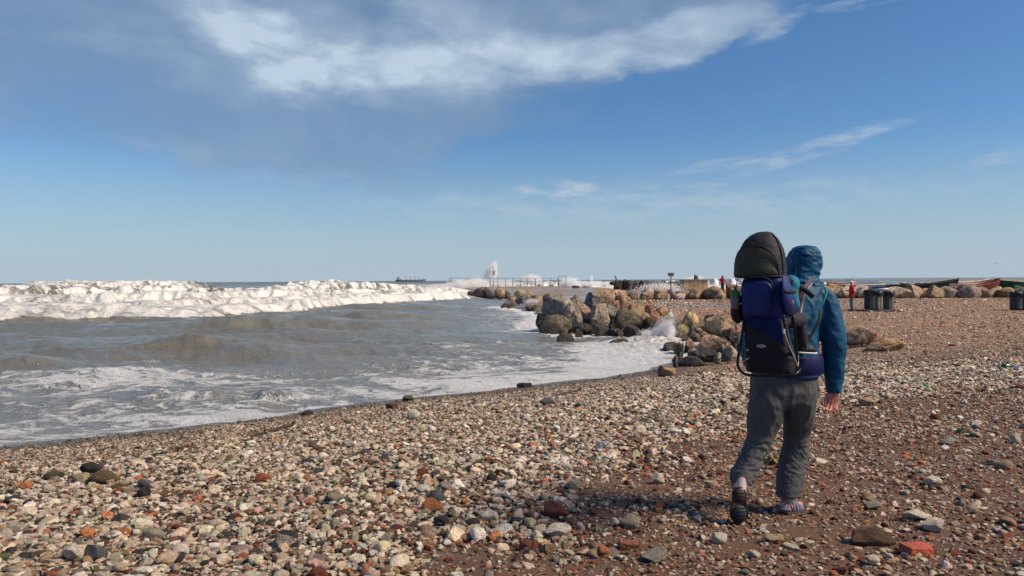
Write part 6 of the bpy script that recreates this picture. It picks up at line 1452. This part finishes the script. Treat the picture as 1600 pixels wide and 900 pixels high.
boat(bpos(1530, 455.5, 73), 5.0, 1.5, .62, .22, [M_HRD, M_HRD], 'dark red boat with its bow raised to the right', pitch=-.13, sheer=.35)
boat(bpos(1556, 452.5, 78), 4.6, 1.4, .40, .0, [M_HWH, M_HRD], 'small white boat with a dark red rim behind the rounded boulders', pitch=-.03, sheer=.2)
boat(bpos(1600, 451.0, 76), 6.2, 1.8, .66, .05, [M_HGR, M_HOR], 'dark green boat with an orange rim at the right edge', pitch=.03, sheer=.35)
boat(bpos(1312, 450, 84), 3.4, 1.5, .55, .1, [M_HWH, M_HOR], 'small white and yellow boat far behind the blue sleeve', sheer=.2)
def clutter(px, py, Y, w, h, d, mat, label, name, cat, rz=.1):
    c = at(px, py, Y); kk = c.y / FPX; bm = bmesh.new(); W = w * kk; H_ = h * kk
    box(bm, c, W, d, H_ * .8, Matrix.Rotation(rz, 3, 'Z'), .04); box(bm, c + UP * H_ * .45, W * .7, d * .7, H_ * .22, Matrix.Rotation(rz, 3, 'Z'), .03)
    tag(obj(name, bm, mat), label, cat)
clutter(1414, 445, 80, 9, 5, .8, M_HBK, 'small dark outboard housing above the boats right of the bins', 'outboard_motor', 'motor')
clutter(1411, 443, 80.5, 8, 3, .6, M_HWH, 'white fish box on the dark outboard housing', 'fish_box', 'box')
clutter(1440, 443.4, 79, 16, 2.4, .8, M_HBL, 'dark folded tarpaulin on the black rowing boat', 'tarpaulin', 'tarpaulin')
clutter(1297, 446.5, 80, 10, 6, .8, M_HOR, 'rusty orange crate at the edge of the blue sleeve', 'crate', 'crate')
clutter(1583, 449, 75, 12, 6, 1.2, M_HGR, 'dark green tarpaulin heap left of the green boat', 'tarpaulin', 'tarpaulin')
for a, b, lab in (((1488, 444, 78), (1531, 439.8, 79), 'long pale oar slanting over the two pale boats'), ((1478, 446, 77), (1516, 441.6, 78), 'lower oar slanting over the two pale boats'), ((1516, 453, 73), (1547, 443.4, 73), 'thin dark pole leaning along the red boat')):
    bm = bmesh.new(); tube(bm, [at(*a), at(*b)], .05, 6); e = at(*b); dd = (at(*b) - at(*a)).normalized(); tube(bm, [e - dd * .7, e], .09, 6, .4); tag(obj('oar', bm, M_WOOD), lab, 'oar')

# ================================================================== jetty furniture
M_IRON = simple('rusty_grey_iron', (0.15, 0.155, 0.165), .6, var=.3); M_CONC = simple('weathered_concrete', (0.36, 0.235, 0.135), .9, bump_scale=2.5, bump_d=.08, var=.4, vscale=1.2, bump_stretch=(1, 1, .5))
JY = 181.0
def fence(p0, p1, xs, top, bot, label, gate=False):
    o = empty('fence', at(xs[0], bot, JY)); tag(o, label, 'fence')
    for q, xx in enumerate(xs):
        bm = bmesh.new(); wd = .11 if not gate and q % 3 == 1 else .07; a = at(xx, bot + .8, JY); b = at(xx, top, JY); tube(bm, [a, b], wd, 6); world_child(obj('post', bm, M_IRON), o)
    for yy in ((top + .2, top + (bot - top) * .52) if not gate else (top + .2, bot - .5)):
        bm = bmesh.new(); tube(bm, [at(xs[0], yy, JY), at(xs[-1], yy, JY)], .045, 6); world_child(obj('rail', bm, M_IRON), o)
    bm = bmesh.new(); w0 = at(xs[0], bot, JY); w1 = at(xs[-1], top, JY); nx = int((w1.x - w0.x) / .6)
    for q in range(nx): x_ = w0.x + (w1.x - w0.x) * q / nx; tube(bm, [(x_, w0.y, w0.z), (x_, w0.y, w1.z)], .010, 3)
    mo = world_child(obj('wire_mesh', bm, M_IRON), o); mo['kind'] = 'stuff'
fence(0, 0, [701.5, 704.5, 716.5, 729, 742.5], 434.3, 446.5, 'short grey railing on the far left end of the jetty in the spray')
fence(0, 0, [754, 766, 778, 790, 801.5, 813, 824, 836.5, 848.5, 860.5, 872], 434.5, 446.3, 'long grey mesh fence along the jetty')
fence(0, 0, [873, 884.3], 431.3, 446.3, 'taller gate frame at the right end of the jetty fence', True)
# brick hut base at the jetty end
def wall_block(px, py, w, h, Y, dpt, label, mat, name='brick_pillar', cat='pillar'):
    c = at(px, py, Y); kk = Y / FPX; W = w * kk; H_ = h * kk; o = empty(name, c - UP * H_ / 2); tag(o, label, cat)
    for q in range(4):
        for j in range(5):
            bm = bmesh.new(); bw = W / 4; bh = H_ / 5; box(bm, (-W / 2 + bw * (q + .5) + (.12 if j % 2 else -.12) * bw, 0, bh * (j + .5)), bw * .93, dpt, bh * .9, None, .02); obj('block', bm, mat[(q * 3 + j) % len(mat)], o, smooth=False)
wall_block(719.5, 443.2, 12.5, 8.5, 172, 1.4, 'square brick pillar standing in the surf at the left end of the jetty', [simple('brick_tan', (.36, .20, .12), .9), simple('brick_brown', (.16, .10, .075), .9), simple('brick_pale', (.45, .33, .25), .9)])
# concrete block on the breakwater
c = at(1084, 442, 118); kk = c.y / FPX; o = empty('concrete_block', Vector((c.x, c.y, SEA))); tag(o, 'ochre concrete block on the distant breakwater', 'concrete block')
for q in range(5):
    bm = bmesh.new(); xx0 = 1084 + (q - 2) * 7.4; a = at(xx0, 446.8, 118); b = at(xx0, 437.5, 118); box(bm, ((a.x + b.x) / 2, c.y, (a.z + b.z) / 2 - .3), 7.1 * kk, 3.0, (b.z - a.z) + .6, None, .05); world_child(obj('slab', bm, M_CONC, smooth=False), o)
bm = bmesh.new(); a = at(1084, 437.3, 118); box(bm, (a.x, c.y, a.z), 39 * kk, 3.3, .14, None, .03); world_child(obj('coping', bm, M_IRON, smooth=False), o)
# sign
sp = at(1048.5, 462, 65.5); sg = empty('sign', Vector((sp.x, sp.y, ground(sp.x, sp.y)))); tag(sg, 'small weathered sign board on a post behind the low stone row', 'sign')
bm = bmesh.new(); tube(bm, [sg.location, at(1048.5, 428, 65.5)], .055, 8); world_child(obj('post', bm, M_WOOD), sg)
bm = bmesh.new(); box(bm, at(1048.4, 429.2, 65.4), .52, .05, .30, None, .01); bo_ = world_child(obj('board', bm, simple('grey_board', (.26, .25, .23), .8, var=.25), smooth=False), sg)
bm = bmesh.new(); box(bm, at(1048.4, 426.9, 65.35), .56, .09, .07, None, .01); f_ = obj('board_frame', bm, M_IRON, smooth=False); f_.parent = bo_; f_.matrix_parent_inverse = Matrix.Identity(4)
# beacon mast on the jetty, leaning post
JM = 186
bc = at(771, 447, JM); be = empty('beacon_mast', bc); tag(be, 'thin beacon mast in front of the tall plume of spray', 'mast')
bm = bmesh.new(); tube(bm, [bc, at(771.3, 420, JM), at(770, 416.5, JM)], .085, 6); world_child(obj('pole', bm, M_IRON), be)
bm = bmesh.new(); tube(bm, [at(769, 424, JM), at(774.3, 424, JM)], .07, 6); tube(bm, [at(774, 426, JM), at(774, 422.5, JM)], .06, 6); tube(bm, [at(769.3, 426.5, JM), at(769.3, 424, JM)], .06, 6); world_child(obj('crossarm', bm, M_IRON), be)
bm = bmesh.new(); ellipsoid(bm, at(771.8, 427.2, JM), .24, .24, .42, None, 10); world_child(obj('lamp', bm, M_IRON), be)
bm = bmesh.new(); tube(bm, [at(769, 415.8, JM), at(770.3, 417.5, JM)], .08, 6); world_child(obj('vane', bm, M_IRON), be)
bm = bmesh.new(); tube(bm, spline([at(963.8, 441.5, 138), at(963, 436, 138), at(961.2, 430.8, 138)], 4), [.2, .19, .18, .17, .16, .16, .15, .14, .12], 6); tag(obj('leaning_post', bm, M_IRON), 'dark leaning post among rocks left of the dark breakwater', 'post')
# ship on the horizon
SY = 3000.0
M_SHIP = simple('grey_red_ship_hull', (.17, .16, .17), .6, var=.1); M_SHW = simple('cream_ship_paint', (.62, .55, .54), .6); 
s0 = at(618.5, 437.8, SY); s1 = at(665.3, 437.6, SY); SLn = s1.x - s0.x; sh_o = empty('cargo_ship', Vector((s0.x, SY, SEA))); tag(sh_o, 'long grey cargo ship on the horizon with pale superstructure at its left end', 'ship')
bm = bmesh.new(); rg_ = []
for t, w, zb, zt in ((0, 5, 1, 9.5), (.03, 8, 0, 9), (.12, 9, -.5, 8.0), (.5, 9, -.5, 7.2), (.88, 8, -.5, 8.0), (.95, 5, 0, 10), (1.0, .8, 4, 11.5)):
    rg_.append((Vector((s0.x + SLn * t, SY, SEA + (zb + zt) / 2)), Vector((0, w, 0)), Vector((0, 0, (zt - zb) / 2)), 6))
loft(bm, rg_, 20); world_child(obj('hull', bm, M_SHIP), sh_o)
bm = bmesh.new(); X0 = s0.x + 6
for w_, h0, h1, xo in ((16, 8, 13, 12), (11, 13, 17, 9), (8, 17, 20, 8)): box(bm, (X0 + xo, SY, SEA + (h0 + h1) / 2), w_, 14, h1 - h0)
world_child(obj('superstructure', bm, M_SHW, smooth=False), sh_o)
bm = bmesh.new(); box(bm, (X0 + 2.5, SY, SEA + 13.5), 4.5, 5, 11); world_child(obj('funnel', bm, M_SHIP, smooth=False), sh_o)
for t, h_ in ((.34, 21), (.49, 21), (.64, 20), (.78, 17), (.90, 15)):
    bm = bmesh.new(); tube(bm, [(s0.x + SLn * t, SY, SEA + 7), (s0.x + SLn * t, SY, SEA + h_)], .85, 6); tube(bm, [(s0.x + SLn * t - 3, SY, SEA + h_ - 3), (s0.x + SLn * t + 3, SY, SEA + h_ - 3)], .5, 5); world_child(obj('derrick_mast', bm, M_SHIP), sh_o)

# ================================================================== gulls
def gull(px, py, span, Y, bank, label):
    c = at(px, py, Y); k_ = span * Y / FPX; o = empty('seagull', c); o.rotation_euler = (bank, 0, bank); tag(o, label, 'bird', 'gulls in the sky')
    mt = simple('gull_grey_feathers', (.09, .09, .10), .8)
    bm = bmesh.new(); capsule(bm, (0, -.16 * k_, 0), .03 * k_, (0, .12 * k_, 0), .07 * k_, 8); ellipsoid(bm, (0, .22 * k_, .03 * k_), .05 * k_, .06 * k_, .05 * k_, None, 8); loft(bm, [(Vector((0, -.16 * k_, 0)), Vector((.03 * k_, 0, 0)), Vector((0, 0, .015 * k_))), (Vector((0, -.32 * k_, 0)), Vector((.09 * k_, 0, 0)), Vector((0, 0, .008 * k_)))], 8); obj('body', bm, mt, o)
    for s in (-1, 1):
        bm = bmesh.new(); loft(bm, [(Vector((s * x_ * k_, y_ * k_, z_ * k_)), Vector((0, c_ * k_, 0)), Vector((0, 0, .012 * k_)), 2) for x_, y_, z_, c_ in ((.03, .02, .02, .11), (.2, .05, .10, .10), (.36, .0, .08, .07), (.5, -.09, .02, .015))], 8); obj('wing', bm, mt, o)
gull(1557, 412, 4.6, 120, .35, 'gull flying above the boats, the upper of the two on the right')
gull(1541.5, 424.6, 3.0, 160, -.4, 'gull flying above the boats, the lower and smaller of the two on the right')
gull(1317, 359, 2.4, 180, .2, 'tiny gull high above the stone row right of the hooded man')

# ================================================================== litter on the beach
p = hit(1577, 577); bm = bmesh.new(); kk = p.y / FPX
tube(bm, spline([p + Vector((-12 * kk, 0, .05)), p + Vector((-4 * kk, .0, .055)), p + Vector((4 * kk, .03, .05)), p + Vector((10 * kk, .05, .04))], 5), [.03, .05, .06, .062, .062, .06, .06, .058, .06, .058, .055, .05, .04, .028, .02, .018], 14)
m_gl, g = material('green_glass_plastic'); g.bsdf.inputs['Base Color'].default_value = (.008, .085, .04, 1); g.bsdf.inputs['Roughness'].default_value = .25
me = remesh(bm, .008, 2); displace(me, lambda V, N: .008 * cloth_noise(V, 12, (1, 1, 1), 3, 2)); tag(obj('crushed_bottle', me, m_gl), 'crushed dark green bottle lying on the pebbles at the right edge', 'bottle')
p = hit(1592, 580); bm = bmesh.new(); box(bm, p + Vector((0, 0, .045)), .16, .10, .07, Matrix.Rotation(.5, 3, 'Y') @ Matrix.Rotation(.4, 3, 'Z'), .006); bmesh.ops.subdivide_edges(bm, edges=list(bm.edges), cuts=1, use_grid_fill=True)
for v in bm.verts: v.co += Vector([random.uniform(-.006, .006) for _ in range(3)])
tag(obj('paper_carton', bm, simple('white_card', (.72, .70, .66), .7), smooth=False), 'torn white carton beside the crushed green bottle', 'carton')
p = hit(1448, 608); bm = bmesh.new(); box(bm, p + UP * .03, .10, .05, .05, Matrix.Rotation(.6, 3, 'Y'), .01); tag(obj('bottle_shard', bm, simple('emerald_glass', (.01, .25, .13), .2)), 'small bright green shard on the pebbles right of the hand', 'shard')
p = hit(1446, 609) ; p = hit(1339, 543); bm = bmesh.new(); box(bm, p + Vector((0, .05, .03)), .85, .12, .05, Matrix.Rotation(.03, 3, 'Z'), .008); tag(obj('driftwood_plank', bm, simple('wet_dark_wood', (.045, .032, .025), .7), smooth=False), 'dark plank lying in front of the large grey tan boulder', 'plank')
M_WEED = simple('dry_kelp', (.15, .105, .035), .6, bump_scale=14, bump_d=.01, var=.45)
p = hit(1206, 734); bm = bmesh.new()
for q in range(9):
    a = random.uniform(-.25, .25); b0 = p + Vector((-.16 + q * .035, random.uniform(-.02, .08), .02)); tube(bm, spline([b0, b0 + Vector((.05, .02, .05 + random.uniform(0, .05))), b0 + Vector((.10, .01, .03)), b0 + Vector((.16, .03 + a * .2, .01))], 4), [.006, .014, .022, .03, .034, .034, .032, .03, .026, .02, .014, .008, .004], 8, .35)
tag(obj('kelp', remesh(bm, .008, 1), M_WEED), 'clump of olive brown kelp on the shingle seen between the man\'s legs', 'seaweed')
M_DRIFT = simple('wet_driftwood', (.04, .032, .028), .8, bump_scale=14, bump_d=.01)
for (x0, y0, x1, y1, r_, lab, nm) in ((417, 678, 456, 668, .030, 'dark crooked driftwood stick on the fine gravel left of centre', 'driftwood'), (388, 686, 412, 680, .02, 'thin dark driftwood stick just left of the crooked one', 'driftwood'), (862, 621, 905, 613, .028, 'dark driftwood branch high on the shingle right of centre', 'driftwood'), (803, 878 + 0, 830, 868, .010, 'red brown twig on the near shingle left of centre', 'twig')):
    a, b = hit(x0, y0), hit(x1, y1); mid = a.lerp(b, .5) + Vector((0, .05, .03)); bm = bmesh.new(); pts = spline([a + UP * .01, a.lerp(b, .3) + UP * .03, mid, b + UP * .04, b + Vector((.02, .02, .09))], 4); tube(bm, pts, [r_ * (.5 + .5 * math.sin(2.6 * q / len(pts) + .4)) for q in range(len(pts))], 8); tag(obj(nm, bm, M_DRIFT), lab, nm)

# ================================================================== spray
m_sp, g = material('spray_drops'); g.bsdf.inputs['Base Color'].default_value = (.86, .86, .86, 1); g.bsdf.inputs['Roughness'].default_value = .6
def droplets(name, pts, rad_, label, mat=None):
    V0 = np.array([(1, 0, 0), (-1, 0, 0), (0, 1, 0), (0, -1, 0), (0, 0, 1), (0, 0, -1)], float); F0 = np.array([(0, 2, 4), (2, 1, 4), (1, 3, 4), (3, 0, 4), (2, 0, 5), (1, 2, 5), (3, 1, 5), (0, 3, 5)])
    n_ = len(pts); V = pts[:, None, :] + V0[None] * rad_[:, None, None] * RG.uniform(.6, 1.3, (n_, 6, 1)); F = F0[None] + (np.arange(n_) * 6)[:, None, None]
    o = obj(name, mesh_np(name, V.reshape(-1, 3), F.reshape(-1, 3)), mat or m_sp); return tag(o, label, None, None, 'stuff')
def fan(base, w, h, n_, dr, seed, lean=0.0, arms=9, rmin=.006, rmax=.03, depth=.5, power=1.6):
    r_ = np.random.default_rng(seed); an = r_.normal(0, .42, arms) + lean; ln = r_.uniform(.45, 1, arms); k_ = r_.integers(0, arms, n_); t = r_.uniform(0, 1, n_) ** power
    a = an[k_] + r_.normal(0, .07 + .10 * t, n_); l_ = ln[k_] * t * (1 + r_.normal(0, .05, n_))
    x_ = base[0] + np.sin(a) * l_ * w + r_.normal(0, .10 * w * (1 - t * .6), n_); z_ = base[2] + np.cos(a) * l_ * h + r_.normal(0, .04 * h, n_); y_ = base[1] + r_.normal(0, depth * (.3 + .5 * t), n_)
    z_ = np.maximum(z_, base[2] - .1); return np.stack([x_, y_, z_], 1), r_.uniform(rmin, rmax, n_) * (1 - .5 * t) * dr
b_ = at(1038, 533, 27.5); b_.z = SEA + .15
P1, R1 = fan(b_, .85, 1.2, 9000, 1.0, 1, .2, 9, .006, .022, .22, 1.7); P2, R2 = fan(b_ + Vector((-.5, .1, 0)), .9, .45, 4500, 1.0, 2, -.2, 9, .006, .022, .25)
droplets('spray', np.vstack([P1, P2]), np.concatenate([R1, R2]), 'white burst of spray where a wave hits the shore boulders')
def mist(name, px, py, Y, w, h, d, dens, label, seed, lean=0.0, falloff=1.0, plume=False):
    """a lumpy body of airborne spray with real volume"""
    c = at(px, py, Y); kk = Y / FPX; W, H_ = w * kk / 2, h * kk / 2
    V, F = ico(3); V = V * (1 + .18 * fbm(V * 1.7 + seed, 3))[:, None]; V = V * np.array([W, d, H_]); V[:, 0] += lean * V[:, 2]
    if plume: V[:, 0] *= 0.55 + 0.45 * sstep(-V[:, 2] / H_, -1.0, 1.0) + .2
    me = mesh_np(name, V, F); m = bpy.data.materials.new(name + '_water_mist'); m.use_nodes = True; nt = m.node_tree; nt.nodes.clear(); g = G(nt); out = nt.nodes.new('ShaderNodeOutputMaterial'); pv = nt.nodes.new('ShaderNodeVolumePrincipled')
    nt.links.new(pv.outputs[0], out.inputs['Volume']); pv.inputs['Color'].default_value = (.97, .97, .97, 1); pv.inputs['Anisotropy'].default_value = 0.1
    co = g.coord(); q = g.vscale(co, (1 / W, 1 / d, 1 / H_)); x_, y_, z_ = g.xyz(q); x2 = x_ - z_ * (lean * H_ / W)
    if plume: x2 = x2 / (S(nt, .95) - z_ * .35)
    rr_ = (x2 * x2 + y_ * y_ + z_ * z_) ** .5; n1_ = g.noise(g.vscale(q, (1, 1, 1), (seed, 0, 0)), 2.6, 5, .62)
    dn = ((S(nt, 1.0) - rr_) * 1.3 + (n1_ - .5) * 2.6).ss(0.10, .75); g.val(pv.inputs['Density'], dn * (dens / max(d, .1)))
    me.materials.append(m); o = bpy.data.objects.new(name, me); o.location = c; link(o); return tag(o, label, None, None, 'stuff')
mist('spray_plume', 768, 424, 196, 25, 42, 1.6, 3.2, 'tall thin plume of spray bursting above the jetty fence', 1.0, lean=.25, plume=True)
mist('spray_cloud', 727, 448, 168, 80, 26, 4, 4.5, 'cloud of spray bursting over the left end of the jetty', 2.0)
mist('spray_cloud', 745, 443, 170, 44, 20, 3, 4.0, 'cloud of spray between the two parts of the jetty fence', 2.6)
mist('spray_cloud', 789, 443, 192, 60, 13, 3, 2.4, 'low cloud of spray behind the left part of the long fence', 3.0)
mist('spray_cloud', 831, 437, 194, 38, 22, 2, 3.0, 'spray cloud rising behind the middle of the long fence', 4.0)
mist('spray_cloud', 892, 441, 192, 40, 18, 3, 3.4, 'spray cloud right of the gate frame', 5.0)
mist('spray_cloud', 925, 443, 200, 60, 10, 4, 2.8, 'low spray bank in front of the leaning post', 6.0)
mist('spray_plume', 924, 436, 200, 7, 16, 1, 1.2, 'thin needle of spray right of the gate frame', 7.0)
mist('spray_cloud', 1086, 434, 150, 34, 7, 2, 1.6, 'spray hanging above the concrete block', 8.0)
b_ = at(1036, 462, 90); b_.z = SEA
P1, R1 = fan(at(1030, 458, 88), 2.4, 1.5, 5000, 1.0, 11, .1, 13, .03, .10, .8, 1.3); P1[:, 0] += RG.normal(0, 1.0, len(P1)); droplets('spray', P1, R1, 'white splash rising behind the low stone row left of the sign')
mist('spray_cloud', 1030, 454, 89, 54, 13, 1.5, 2.2, 'soft white spray around the splash left of the sign', 9.0)
mist('spray_cloud', 832, 471, 60, 34, 12, .7, 1.0, 'thin spray around the rocks left of the main pile', 10.0)
mist('spray_cloud', 1038, 519, 27.6, 44, 34, .35, 3.2, 'soft mist inside the splash at the shore boulders', 11.0)
print('done', time.time() - T0)
